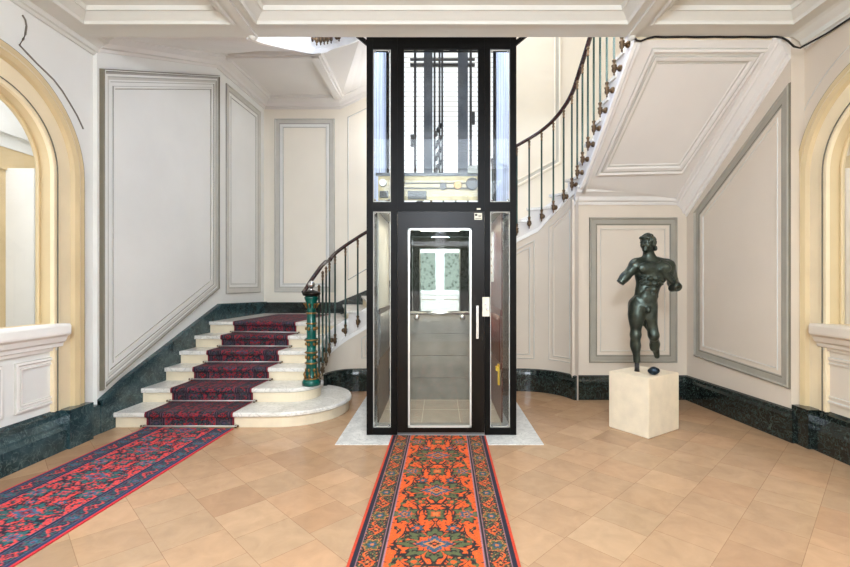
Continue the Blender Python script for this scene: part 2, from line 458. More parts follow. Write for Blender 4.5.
# back window: frosted panes behind white louvres
root = bpy.data.objects.new('window_3', None); COL.objects.link(root); root.location = (0,YB,WZ0); struct(root)
b = MB()
for x0,x1,z0,z1 in ((WX0,WX0+.05,WZ0,WZ1),(WX1-.05,WX1,WZ0,WZ1),(WX0,WX1,WZ0,WZ0+.05),(WX0,WX1,WZ1-.05,WZ1)):
    b.box(x0,x1,YB+.06,YB+.12,z0,z1)
b.build('window_frame', WHITE, root)
b = MB(); b.poly([(WX0,YB+.15,WZ0),(WX1,YB+.15,WZ0),(WX1,YB+.15,WZ1),(WX0,YB+.15,WZ1)]); b.build('window_pane', DAY, root)
b = MB(); z = WZ0+.1
while z < WZ1-.08:
    b.box(WX0+.05,WX1-.05,YB+.10,YB+.112,z,z+.010); z += .085
b.build('louvre_bars', GREYL, root)

# entrance wall + glazed double door behind the camera (seen in the lift mirror)
b = MB()
for x0,x1,z0,z1 in ((XLH,-.95,0,3.85),(.95,XRH,0,3.85),(-.95,.95,2.9,3.85)):
    b.poly([(x0,YF,z0),(x1,YF,z0),(x1,YF,z1),(x0,YF,z1)][::-1])
struct(b.build('wall_front', WALL))
root = bpy.data.objects.new('door_1', None); COL.objects.link(root); root.location = (0,YF,0); struct(root)
b = MB()
for x0,x1 in ((-.95,-.83),(-.12,0.),(0.,.12),(.83,.95)): b.box(x0,x1,YF-.06,YF,0,2.9)
for z0,z1 in ((0,.2),(.95,1.2),(2.3,2.42),(2.78,2.9)): b.box(-.95,.95,YF-.06,YF-.002,z0,z1)
for k in range(18): b.box(-.8+k*.09,-.75+k*.09,YF,YF+.03,1.08,1.18)
b.box(-.83,.83,YF-.05,YF-.03,.2,.95)
b.build('door_frame', WHITE, root)
b = MB(); b.poly([(-.9,YF-.05,1.2),(.9,YF-.05,1.2),(.9,YF-.05,2.8),(-.9,YF-.05,2.8)]); b.build('door_pane', FROST, root)

# ------------------------------------------------------------------ ceiling of the hall
b = MB()
def M_ceil(x, y, h): return (x, -y, ZC - h)      # seen from below; u=x, v=-Y
cprof = [(0,0,0),(.012,.012,0),(.03,.012,0),(.04,-.012,0),(.10,-.055,0),(.115,-.055,0),(.125,-.09,0),(.20,-.10,0),(.21,-.12,0),(.25,-.12,0),(.27,-.10,0),(.29,-.12,0)]
xs = [(-3.02,-1.73),(-1.57,1.61),(1.77,3.0)]; ys = [(2.05,3.81),(-.1,1.89),(-2.4,-.26)]
for (x0,x1) in xs:
    for (y0,y1) in ys:
        b.frame(M_ceil, [(x0,-y1),(x1,-y1),(x1,-y0),(x0,-y0)], cprof, fill=0)
# flat ribs between coffers
for (x0,x1) in ((XLH,-3.02),(-1.73,-1.57),(1.61,1.77),(3.0,XRH)): b.poly([(x0,YF,ZC),(x0,YE,ZC),(x1,YE,ZC),(x1,YF,ZC)])
for (x0,x1) in xs:
    for (y0,y1) in ((3.81,YE),(1.89,2.05),(-.26,-.1),(YF,-2.4)): b.poly([(x0,y0,ZC),(x0,y1,ZC),(x1,y1,ZC),(x1,y0,ZC)])
b.poly([(XLH,YE,ZC),(XRH,YE,ZC),(XRH,YE,3.85),(XLH,YE,3.85)])
b.poly([(XLH,YF,3.85),(XRH,YF,3.85),(XRH,YE,3.85),(XLH,YE,3.85)])
# rib mouldings and bosses
for x in (-1.65, 1.69):
    for yy0, yy1 in ((-2.4, YE-.01),):
        b.box(x-.035, x+.035, yy0, yy1, ZC-.02, ZC)
    b.ball((x, YE-.03, ZC-.005), .04, 0, 12)
struct(recalc(b.build('ceiling', CEIL)))
# cornices of the hall
cor = [(.0,-.11),(.02,-.11),(.03,-.09),(.05,-.085),(.06,-.05),(.12,-.01),(.15,.0),(.16,.03),(.20,.05),(.215,.07),(.215,.09),(0,.10)]
struct(recalc(MB().sweep([(XLH,4.2,ZC+.05),(XLH,YF,ZC+.05)], cor).build('trim_7', CEIL)))
struct(recalc(MB().sweep([(XRH,YF,ZC-.0),(XRH,3.98,ZC-.0)], cor).build('trim_8', CEIL)))

# ------------------------------------------------------------------ stair geometry
KS = [0,.42,.8,1.05,3.24,3.55,3.9,4.24,4.67,5.09,5.31]
KZ = [.24,.475,.697,.886,2.147,2.31,2.56,2.79,3.117,3.49,3.69]
_g = np.linspace(-.3, 5.6, 600); _z = np.interp(_g, KS, KZ)
_z[_g < 0] = .24 + _g[_g < 0]*.5; _z[_g > 5.31] = 3.69 + (_g[_g > 5.31]-5.31)*.8
_k = np.ones(31)/31; _zs = np.convolve(np.pad(_z, 15, mode='edge'), _k, mode='valid')
_zs[:20] = _z[:20]; _zs[-20:] = _z[-20:]
def ZB(s): return float(np.interp(s, _g, _zs))                # bracket height along the path
def path(s, off=0.):
    """inner edge of the stair in plan. off 0 = baluster line, .07 = stringer face"""
    y0 = 4.88; cl = (-1.05, 5.51); cr = (1.03, 5.25); rl = .30+off; rr = .56+off
    if s <= .63: return (cl[0]-rl, y0+s)
    if s <= 1.10:
        a = PI - (s-.63)/.47*PI/2; return (cl[0]+rl*math.cos(a), cl[1]+rl*math.sin(a))
    if s <= 3.18:
        t = (s-1.10)/2.08; return (cl[0]+(cr[0]-cl[0])*t, 5.81+off)
    if s <= 4.06:
        a = PI/2 - (s-3.18)/.88*PI/2; return (cr[0]+rr*math.cos(a), cr[1]+rr*math.sin(a))
    t = (s-4.06)/1.25
    return (cr[0]+rr+.08*t, cr[1]-1.25*t)
def low_right(y): return 2.40 + (5.41-y)*.825
def ZLOW(s):
    if s > 4.06: return low_right(path(s,.07)[1])
    if s > 3.4:
        t = (s-3.4)/.66; return (ZB(s)-.14)*(1-t) + low_right(5.25)*t
    return ZB(s)-.14

RIS = .149
stairs = empty('staircase', (-2.2,4.4,0), 'pale stone staircase rising from the hall and winding up behind the lift', 'staircase')
FR = {1:4.35, 2:4.72, 3:5.09, 4:5.355, 5:5.657, 6:5.98}        # nosing of the first steps at the wall
INN = {3:(-1.42,5.09), 4:(-1.42,5.355), 5:(-1.40,5.62), 6:(-1.28,5.80)}
def rounded(front, c, R, back, xl, over=0.):
    """step outline with a round right end; counter-clockwise from above"""
    P = [(xl, back), (xl, front-over), (c[0], front-over)]
    for i in range(1, 25):
        a = -PI/2 + PI*i/24*.98
        P.append((c[0]+(R+over)*math.cos(a), c[1]+(R+over)*math.sin(a)))
    P.append((P[-1][0]-.02, back) if P[-1][1] < back else (P[-1][0], P[-1][1]))
    return P
def add_step(k, body, slab, z):
    st = MB().prism([(x,y,z-RIS) for x,y in body], (0,0,RIS-.045), 0)
    o = recalc(st.build('step', RISER, stairs)); 
    if o is not None:
        t = MB()
        n = len(slab)
        # rounded nosing: three stacked rings
        rings = []
        cx = sum(p[0] for p in slab)/n; cy = sum(p[1] for p in slab)/n
        for ins, zz in ((.012,-.045),(.0,-.035),(.0,-.012),(.010,0.)):
            rings.append(t.pts([(x+(cx-x)/max(.01,math.hypot(cx-x,cy-y))*ins, y+(cy-y)/max(.01,math.hypot(cx-x,cy-y))*ins, z+zz) for x,y in slab]))
        for i in range(3):
            for q in range(n):
                l = (q+1) % n; t.face((rings[i]+q, rings[i]+l, rings[i+1]+l, rings[i+1]+q), 0)
        t.face([rings[0]+q for q in range(n)][::-1]); t.face([rings[3]+q for q in range(n)])
        tr = recalc(t.build('tread', TREAD)); tr.parent = o
        tr.matrix_parent_inverse = Matrix.Translation(stairs.location).inverted(); 
        tr.matrix_parent_inverse = (o.matrix_parent_inverse).copy(); o_m = o
        # parent matrix (stairs translation * inverse) is identity, so no offset is needed
        tr.matrix_parent_inverse = Matrix.Identity(4)
for k in (1, 2):
    z = k*RIS
    if k == 1: bd = rounded(4.38,(-1.62,4.98),.60-.0,5.5,XL(4.4)+.02); sl = rounded(4.38,(-1.62,4.98),.60,5.5,XL(4.4)+.02,.03)
    else:      bd = rounded(4.75,(-1.62,5.03),.28,5.3,XL(4.8)+.02); sl = rounded(4.75,(-1.62,5.03),.28,5.3,XL(4.8)+.02,.03)
    add_step(k, bd, sl, z)
for k in (3, 4, 5):
    z = k*RIS; i0, i1 = INN[k], INN[k+1]; y0, y1 = FR[k]+.03, FR[k+1]+.06
    bd = [(XL(y0)+.02,y1+.05),(XL(y0)+.02,y0),(i0[0],i0[1]+.03),(i1[0],i1[1]+.05)]
    sl = [(XL(y0)+.02,y1+.03),(XL(y0)+.02,y0-.03),(i0[0]-.0,i0[1]),(i1[0]-.0,i1[1]+.04)]
    add_step(k, bd, sl, z)
# quarter landing
def inner_s_for(z):
    return float(np.interp(z, _zs+.15, _g))
s7 = inner_s_for(7*RIS-.06)
p7 = path(s7, .07)
O7 = (-1.75, YB-.02)
bd = [(XL(6)+.02,YB-.02),(XL(6)+.02,FR[6]+.03),(INN[6][0],INN[6][1]+.03),(p7[0],p7[1]),O7]
sl = [(XL(6)+.02,YB-.02),(XL(6)+.02,FR[6]),(INN[6][0],INN[6][1]),(p7[0]-.0,p7[1]+.0),(O7[0]+.05,O7[1])]
add_step(6, bd, sl, 6*RIS)
# winders and upper right flight : each step a slice with a smooth soffit
OT_S = [.9, 3.18, 4.06, 5.31]; L1 = XRB-.02-O7[0]
OT_T = [0., 3.1, L1+2.35, L1+3.68]
def outer(t):
    if t <= L1: return (O7[0]+t, YB-.02)
    y = YB-.02-(t-L1); return (XR(y)-.01, y)
nst = 26; zs_ = [k*RIS for k in range(7, nst)]
sr = [inner_s_for(z-.06) for z in zs_] + [5.31]
def slice_step(sa, sb, z, zl):
    ta, tb = np.interp(sa, OT_S, OT_T), np.interp(sb, OT_S, OT_T)
    n = 4
    inn = [path(sa+(sb-sa)*i/n, .065) for i in range(n+1)]; si = [sa+(sb-sa)*i/n for i in range(n+1)]
    ot = [ta+(tb-ta)*i/n for i in range(n+1)]
    if ta < L1 < tb:
        q = min(range(1, n), key=lambda i: abs(ot[i]-L1)); ot[q] = L1
    out = [outer(t) for t in ot]
    m = MB()
    def lo(p, s): return low_right(p[1]) if s > 4.06 else ZLOW(s)
    ti = m.pts([(p[0],p[1],z-.03) for p in inn]); to = m.pts([(p[0],p[1],z-.03) for p in out])
    bi = m.pts([(p[0],p[1],lo(p,s)) for p,s in zip(inn,si)]); bo = m.pts([(p[0],p[1],lo(p,s)) for p,s in zip(out,si)])
    for i in range(n):
        m.face((ti+i,ti+i+1,to+i+1,to+i)); m.face((bi+i,bo+i,bo+i+1,bi+i+1),1)
        m.face((ti+i,bi+i,bi+i+1,ti+i+1),1); m.face((to+i,to+i+1,bo+i+1,bo+i))
    m.face((ti,to,bo,bi)); m.face((ti+n,bi+n,bo+n,to+n))
    o = recalc(m.build('step', [RISER, SOFFIT], stairs))
    # white marble tread with a small overhang towards the riser and the well
    t = MB()
    d = Vector(path(sa+.001,.0))-Vector(path(max(sa-.05,0),.0)); d.normalize()
    inn2 = [path(sa+(sb-sa)*i/n, .045) for i in range(n+1)]
    inn2[0] = (inn2[0][0]-d.x*.03, inn2[0][1]-d.y*.03); out2 = list(out); out2[0] = (out2[0][0]-d.x*.03*(1 if ta < L1 else 0), out2[0][1]-d.y*.03*(1 if ta > L1 else 0))
    P = inn2 + out2[::-1]
    t.prism([(p[0],p[1],z-.03) for p in P], (0,0,.03))
    tr = recalc(t.build('tread', TREAD)); tr.parent = o
for i, z in enumerate(zs_):
    if sr[i+1]-sr[i] > .01: slice_step(sr[i], sr[i+1], z, 0)

def M_string(s, z, h):
    p = path(s, .075-h); return (p[0], p[1], z)
# stringer band on the well side
b = MB()
N = 110; ss = np.linspace(.1, 5.31, N)
for (h0, h1, up0, up1) in ((.0,.012,-.02,-.02),(.012,.012,-.02,.02),(.012,.0,.02,.02),(0,0,.02,.30)):
    pass
rows = []
for (h, kind, dz) in ((-.01,0,-.02),(.02,0,-.02),(.02,0,.03),(.008,0,.035),(.008,1,.02),(-.01,1,.02)):
    rows.append([M_string(s, (ZLOW(s) if kind == 0 else ZB(s)+.10)+dz, h) for s in ss])
for i in range(len(rows)-1): b.grid([rows[i], rows[i+1]], 0, False)
recalc(b.build('stringer', WHITE, stairs))

# wall that closes the space below the winding flight
b = MB()
ss = np.linspace(.05, 3.95, 80)
b.grid([[M_string(s,0,0) for s in ss],[M_string(s,ZLOW(s),0) for s in ss]], 0, True)
thin = [(0,0,1),(.004,.008,1),(.012,.010,0),(.02,.0,1)]
# u runs with s : left to right seen from the hall
def spoly(a, c, z0, dz): return [(a,z0),(c,z0),(c,ZLOW(c)-dz),(a,ZLOW(a)-dz)]
for a, c in ((1.12,2.0),(2.2,3.36),(3.52,3.86)):
    b.frame(M_string, spoly(a,c,.42,.10), thin, sub=10)
    b.frame(M_string, spoly(a+.05,c-.05,.47,.16), thin, sub=10)
struct(recalc(b.build('wall_under_stair', [WALLR, GREYL])))
# panelled front wall under the right flight
b = MB()
b.poly([(1.60,YW,0),(XRB,YW,0),(XRB,YW,2.42),(1.60,YW,2.42)])
b.poly([(1.60,YW,0),(1.60,YW+.3,0),(1.60,YW+.3,2.42),(1.60,YW,2.42)])
struct(b.build('wall_front_right', WALLR))

heavy = [(0,0,3),(.003,.035,3),(.012,.045,0),(.020,.045,3),(.026,.03,1),(.045,.022,0),(.066,.026,1),(.072,.018,2),(.095,.014,0),(.112,.016,3),(.116,.008,0),(.150,.006,1),(.155,.016,0),(.172,.016,2),(.178,.004,3),(.182,.0,0)]
band  = [(0,0,3),(.004,.02,1),(.016,.028,1),(.028,.012,1),(.08,.012,3),(.088,.008,1),(.097,.004,0),(.132,.004,2),(.137,.011,0),(.148,.011,2),(.153,0,0)]
bandl = [(0,0,1),(.004,.02,2),(.016,.028,2),(.028,.012,2),(.08,.012,1),(.088,.008,2),(.097,.004,0),(.132,.004,1),(.137,.011,0),(.148,.011,1),(.153,0,0)]
mats_l = [WALL, GREY, GREYL, GREYD]; mats_r = [WALLR, OLIVE, GREYL, GREYD]; mats_b = [WALLB, GREYL, GREYL]
struct(MB().frame(M_left, [(4.225,.39),(6.25,1.32),(6.25,4.29),(4.225,3.42)], heavy).build('trim_9', mats_l))
struct(MB().frame(M_left, [(6.46,1.25),(7.54,1.25),(7.54,4.28),(6.46,4.28)], bandl).build('trim_10', mats_l))
struct(MB().frame(M_back, [(-2.83,1.25),(-1.80,1.25),(-1.80,4.22),(-2.83,4.22)], bandl).build('trim_11', mats_l))
struct(MB().frame(M_back, [(-1.58,1.45),(-.95,1.82),(-.95,4.55),(-1.58,4.25)], thin).build('trim_12', mats_l))
struct(MB().frame(M_back, [(1.15,2.95),(2.08,3.45),(2.08,6.2),(1.15,6.2)], [(0,0,1),(.004,.02,0),(.03,.03,0),(.05,.01,1),(.1,.01,0),(.11,.02,0),(.125,0,1)]).build('trim_13', mats_b))
struct(MB().frame(M_front, [(1.805,.44),(2.87,.44),(2.87,2.20),(1.805,2.20)], band).build('trim_14', mats_r))
struct(MB().frame(M_right, [(-5.30,.545),(-4.0,.46),(-4.0,3.19),(-5.30,2.24)], band).build('trim_15', mats_r))
# cornices below the right flight
cs = [(0,-.15),(.02,-.15),(.028,-.115),(.055,-.105),(.065,-.06),(.12,-.02),(.135,-.015),(.14,.02),(.165,.03),(.165,.055),(0,.055)]
struct(recalc(MB().sweep([(XRB,YW,2.50),(1.62,YW,2.50)], cs).build('trim_16', SOFFIT)))
pr = [(0,-.16),(.015,-.16),(.025,-.125),(.05,-.12),(.07,-.07),(.11,-.03),(.12,-.03),(.13,-.01),(.165,.0),(.17,.02),(0,.02)]
pa = [(XR(y), y, low_right(y)) for y in (YW,5.0,4.5,4.0)]
struct(recalc(MB().sweep(pa[::-1], pr).build('trim_17', SOFFIT)))
def M_soff(x, v, h):
    y = -v; n = Vector((0,-.825,-1)).normalized(); p = Vector((x,y,low_right(y))) + n*h; return tuple(p)
sprof = [(0,0,1),(.004,.022,0),(.02,.030,0),(.035,.014,1),(.05,.014,1),(.055,.030,0),(.08,.026,0),(.09,.008,1),(.105,.008,0),(.112,0,1)]
struct(MB().frame(M_soff, [(1.77,-5.13),(2.75,-5.11),(2.95,-4.05),(1.91,-4.05)], sprof).build('trim_18', [SOFFIT, GREYL]))
# edge bead of the soffit along the well
struct(MB().tube([(path(s,.11)[0], path(s,.11)[1], low_right(path(s,.11)[1])) for s in np.linspace(4.0,5.3,12)], .022, 8).build('trim_19', SOFFIT))

# marble skirtings
sk = [(0,0),(.09,0),(.09,.17),(.075,.20),(.07,.22),(.045,.27),(.04,.31),(.0,.335)]
b = MB(); b.sweep([(XLH,3.82,0),(XLH,YF,0)], sk); struct(recalc(b.build('baseboard_left', MARBL)))
b = MB(); b.sweep([(XRH,YF,0),(XRH,3.80,0)], sk); struct(recalc(b.build('baseboard_right', MARB)))
b = MB(); b.box(XLH,XLH+.115,3.80,4.06,0,.33); b.box(XLH,XLH+.07,4.06,4.22,0,.27)
b.prism([(XL(4.2),4.2,0),(XL(4.2),4.2,.30),(XL(4.5),4.5,.445),(XL(6.25),6.25,1.107),(XL(YB),YB-.01,1.075),(XL(YB),YB-.01,.7),(XL(6.2),6.2,.7),(XL(4.5),4.5,0)], (.035,0,0))
b.prism([(XL(4.2),4.2,.255),(XL(4.2),4.2,.315),(XL(4.5),4.5,.46),(XL(6.25),6.25,1.12),(XL(YB),YB-.01,1.09),(XL(YB),YB-.01,1.05),(XL(6.25),6.25,1.065),(XL(4.5),4.5,.40)], (.055,0,0))
struct(recalc(b.build('baseboard_stair_left', MARBL)))
b = MB()
b.box(XL(YB),-1.75,YB-.04,YB,.85,1.06); b.box(XL(YB),-1.75,YB-.055,YB,1.05,1.08)
b.prism([(-1.75,YB,.85),(XRB,YB,2.75),(XRB,YB,3.05),(-1.75,YB,1.08)], (0,-.035,0))
struct(recalc(b.build('baseboard_back', MARB)))
sk2 = [(0,0),(.04,0),(.04,.22),(.03,.25),(.025,.28),(0,.29)]
b = MB(); b.sweep([(XRH,3.98,0),(XR(4.0),3.98,0),(XRB,YW,0),(1.66,YW,0)], [(o,u) for o,u in sk2])
b.box(XRH-.13,XRH,3.80,3.98,0,.33)
struct(recalc(b.build('baseboard_stair_right', MARB)))
b = MB(); b.sweep([(*path(s,.075),0) for s in np.linspace(3.92,.62,50)], sk2); struct(recalc(b.build('baseboard_under_stair', MARB)))

# ------------------------------------------------------------------ upper flight (its underside is seen above the left steps)
HU = 3.75
up = empty('staircase', (-2.2,4.1,3.6), 'underside of the upper stair flight, white coffered soffit above the left steps', 'staircase')
def low_up(y): return min(3.57+.45*(y-4.07), 4.54)
b = MB(); XI = -1.44
stn = []
def low_o(y): return min(3.66+.42*(y-4.1), 4.54)
for y, xi, zi in ((4.0,-1.72,3.588),(4.1,-1.63,3.595),(4.2,-1.56,3.625),(4.35,-1.505,3.68),(4.5,-1.47,3.745),(4.7,-1.44,3.83),(4.88,-1.42,3.91),(5.2,-1.42,4.08),(5.51,-1.42,4.25)):
    stn.append(((xi,y),(XL(max(y,YJ)),y),zi,max(ZC,low_o(y))))
arc = [path(s,.075) for s in np.linspace(.63,1.10,8)]
for i, p in enumerate(arc[1:]):
    y = 5.51+(6.2-5.51)*(i+1)/7
    stn.append((p,(XL(y),y),float(np.interp(i+1,[0,3.5,7],[4.25,4.445,4.60])),low_o(y)))
zi = stn[-1][2]; EPS = .01
stn.append((arc[-1],(XL(YB),YB-EPS),zi,4.54)); stn.append((arc[-1],(-1.7,YB-EPS),zi,4.54))
for s in np.linspace(1.2,1.5,4):
    p = path(s,.075); x = np.interp(s,[1.1,3.18],[-1.7,1.4]); zl = 4.60+(s-1.1)*.58; stn.append((p,(x,YB-EPS),zl,max(4.54,zl-.04)))
bot = [[(i[0],i[1],zi_) for i,o,zi_,zo_ in stn],[(o[0],o[1],zo_) for i,o,zi_,zo_ in stn]]
tp = [[(p[0],p[1],p[2]+.34) for p in r] for r in bot]
b.grid(bot,0,False); b.grid(tp,0,False,True); b.grid([bot[0],tp[0]],0,False,True); b.grid([bot[1],tp[1]],0,False); b.poly([bot[0][0],bot[1][0],tp[1][0],tp[0][0]]); b.poly([bot[0][-1],bot[1][-1],tp[1][-1],tp[0][-1]])
recalc(b.build('soffit', SOFFIT, up))
b = MB()
ccs = [(.0,-.16),(.02,-.16),(.025,-.13),(.055,-.12),(.07,-.08),(.14,-.035),(.165,-.035),(.17,-.006),(.215,.0),(.22,.03),(0,.03)]
pa = [(XL(YJ)+.0,YJ-.0,low_o(YJ)+.02),(XL(5),5,low_o(5)+.01),(XL(6.22),6.22,4.54),(XL(YB),YB,4.54),(-1.7,YB,4.54),(-.9,YB,4.92)]
b.sweep(pa[::-1], ccs)
recalc(b.build('soffit_cornice', SOFFIT, up))
b = MB()
for dx, w, h in ((0,.05,.06),(0,.085,.03)):
    b.box(XL(6)+.16,-1.72,6.2-w,6.2+w,4.54-h,4.58); b.box(-1.70-w,-1.70+w,6.2-w,YB-.15,4.535-h,4.60)
b.build('soffit_rib', SOFFIT, up)
b = MB()
sl = [(q[0],q[2]) for q in stn[:16]] + [(q[0],q[2]) for q in stn[18:]]
b.sweep([(p[0],p[1],z) for p,z in sl], [(0,-.02),(-.035,-.02),(-.035,.035),(-.015,.045),(-.015,.17),(0,.17)])
recalc(b.build('stringer', WHITE, up))

# ------------------------------------------------------------------ railings
def baluster_mesh(L, nx, ny):
    """origin at the bracket; (nx,ny) points from the baluster to the stringer"""
    b = MB()
    b.lathe([(.002,-.075,1),(.010,-.06,1),(.006,-.05,1),(.020,-.03,1),(.024,-.012,1),(.018,.008,1),(.026,.016,1),(.026,.026,1),(.013,.032,1),(.015,.06,1),(.020,.066,1),(.020,.074,1),(.0115,.082,0),
             (.011,L-.11,1),(.014,L-.106,1),(.014,L-.098,1),(.010,L-.09,1),(.016,L-.06,1),(.011,L-.035,1),(.018,L-.03,1),(.018,L-.02,1),(.010,L-.01,1),(.010,L,1)], n=10)
    b.tube([(0,0,0),(nx*.06,ny*.06,-.004)], [.014,.016], 8, 1)
    b.tube([(nx*.035,ny*.035,0),(nx*.045,ny*.045,0),(nx*.075,ny*.075,0)], [.018,.030,.030], 10, 1)
    return b
RAIL_H = 1.09
def railing(name, label, dz, s0, s1, extra=()):
    r = empty(name, (path(max(s0,0))[0], path(max(s0,0))[1], ZB(max(s0,0))+dz), label, 'railing')
    s = s0
    while s < s1:
        x, y = path(s); q = path(s, .1); n = Vector((q[0]-x, q[1]-y)).normalized()
        o = baluster_mesh(RAIL_H-.02+(float(np.interp(s,[.14,.3,.62],[.0,.07,0.])) if dz == 0 else 0), n.x, n.y).build('baluster', [GRODD, BRZ]); o.parent = r
        o.location = Vector((x, y, ZB(s)+dz)) - r.location
        s += .158
    pts = [(*path(s,-.0), ZB(s)+dz+RAIL_H) for s in np.linspace(s0+(.48 if dz == 0 else -.02), s1, 90)]
    b = MB().tube(pts, .027, 10, 0, .8); b.build('handrail', WOODD, r)
    return r
rail = railing('stair_railing', 'mahogany handrail on slim green balusters climbing behind the lift from a green newel', 0, .14, 5.3)
# handrail start: down to the newel
NX, NY, NZ = -1.40, 4.90, 2*RIS
pts = [(*path(.62), ZB(.62)+RAIL_H), (-1.358,5.35,1.66), (-1.375,5.2,1.594), (-1.40,5.1,1.52), (-1.44,5.02,1.43), (-1.485,4.95,1.325), (-1.50,4.93,1.30)]
MB().tube(pts, .026, 10, 0, .8).build('handrail_end', WOODD, rail)
nw = MB()
nw.lathe([(.075,0),(.075,.035),(.068,.05),(.060,.06),(.052,.075),(.045,.09),(.043,.20),(.049,.21),(.049,.22),(.040,.23),(.037,.30),(.048,.31),(.048,.325),(.037,.335),(.040,.42),(.052,.43),(.052,.45),(.038,.46),(.036,.74),(.042,.80),(.055,.84),(.058,.855),(.048,.865)], n=16)
nw.v = [(x*1.32,y*1.32,z*1.115) for x,y,z in nw.v]
newel = nw.build('newel_post', MALA, rail, (NX-rail.location.x, NY-rail.location.y, NZ-rail.location.z))
def nsub(name, b, m):
    b.v = [(x*1.32,y*1.32,z*1.115) for x,y,z in b.v]
    o = b.build(name, m); o.parent = newel; return o
for z, r in ((.065,.058),(.215,.050),(.318,.050),(.44,.054),(.60,.040),(.70,.041)):
    nsub('gilt_band', MB().lathe([(r,z-.008),(r+.005,z-.004),(r+.005,z+.004),(r,z+.008)], n=16), GOLD)
for z in (.15,.27,.40,.55):
    for k in range(6):
        a = 2*PI*k/6+.3; nsub('gilt_boss', MB().ball((.042*math.cos(a),.042*math.sin(a),z), .012, 0, 8, (1,1,1.5)), GOLD)
for k in range(8):
    a = 2*PI*k/8
    nsub('gilt_leaf', MB().tube([(.047*math.cos(a),.047*math.sin(a),.075),(.062*math.cos(a),.062*math.sin(a),.10),(.05*math.cos(a),.05*math.sin(a),.135)], [.012,.009,.004], 6), GOLD)
    nsub('gilt_leaf', MB().tube([(.040*math.cos(a),.040*math.sin(a),.75),(.054*math.cos(a),.054*math.sin(a),.79),(.066*math.cos(a),.066*math.sin(a),.79)], [.006,.009,.006], 6), GOLD)
nsub('newel_cap', MB().lathe([(.05,.865),(.066,.87),(.074,.885),(.074,.90),(.055,.91),(.03,.92),(.02,.925)], n=16), STEELD)
nsub('newel_finial', MB().lathe([(.018,.92),(.022,.926),(.012,.934),(.012,.942),(.022,.952),(.030,.970),(.030,.985),(.022,1.003),(.010,1.012),(.003,1.016)], n=16), CHROME)
rail2 = railing('stair_railing', 'railing of the upper flight, baluster ends just showing above the left soffit', HU+.06, .05, 1.5)

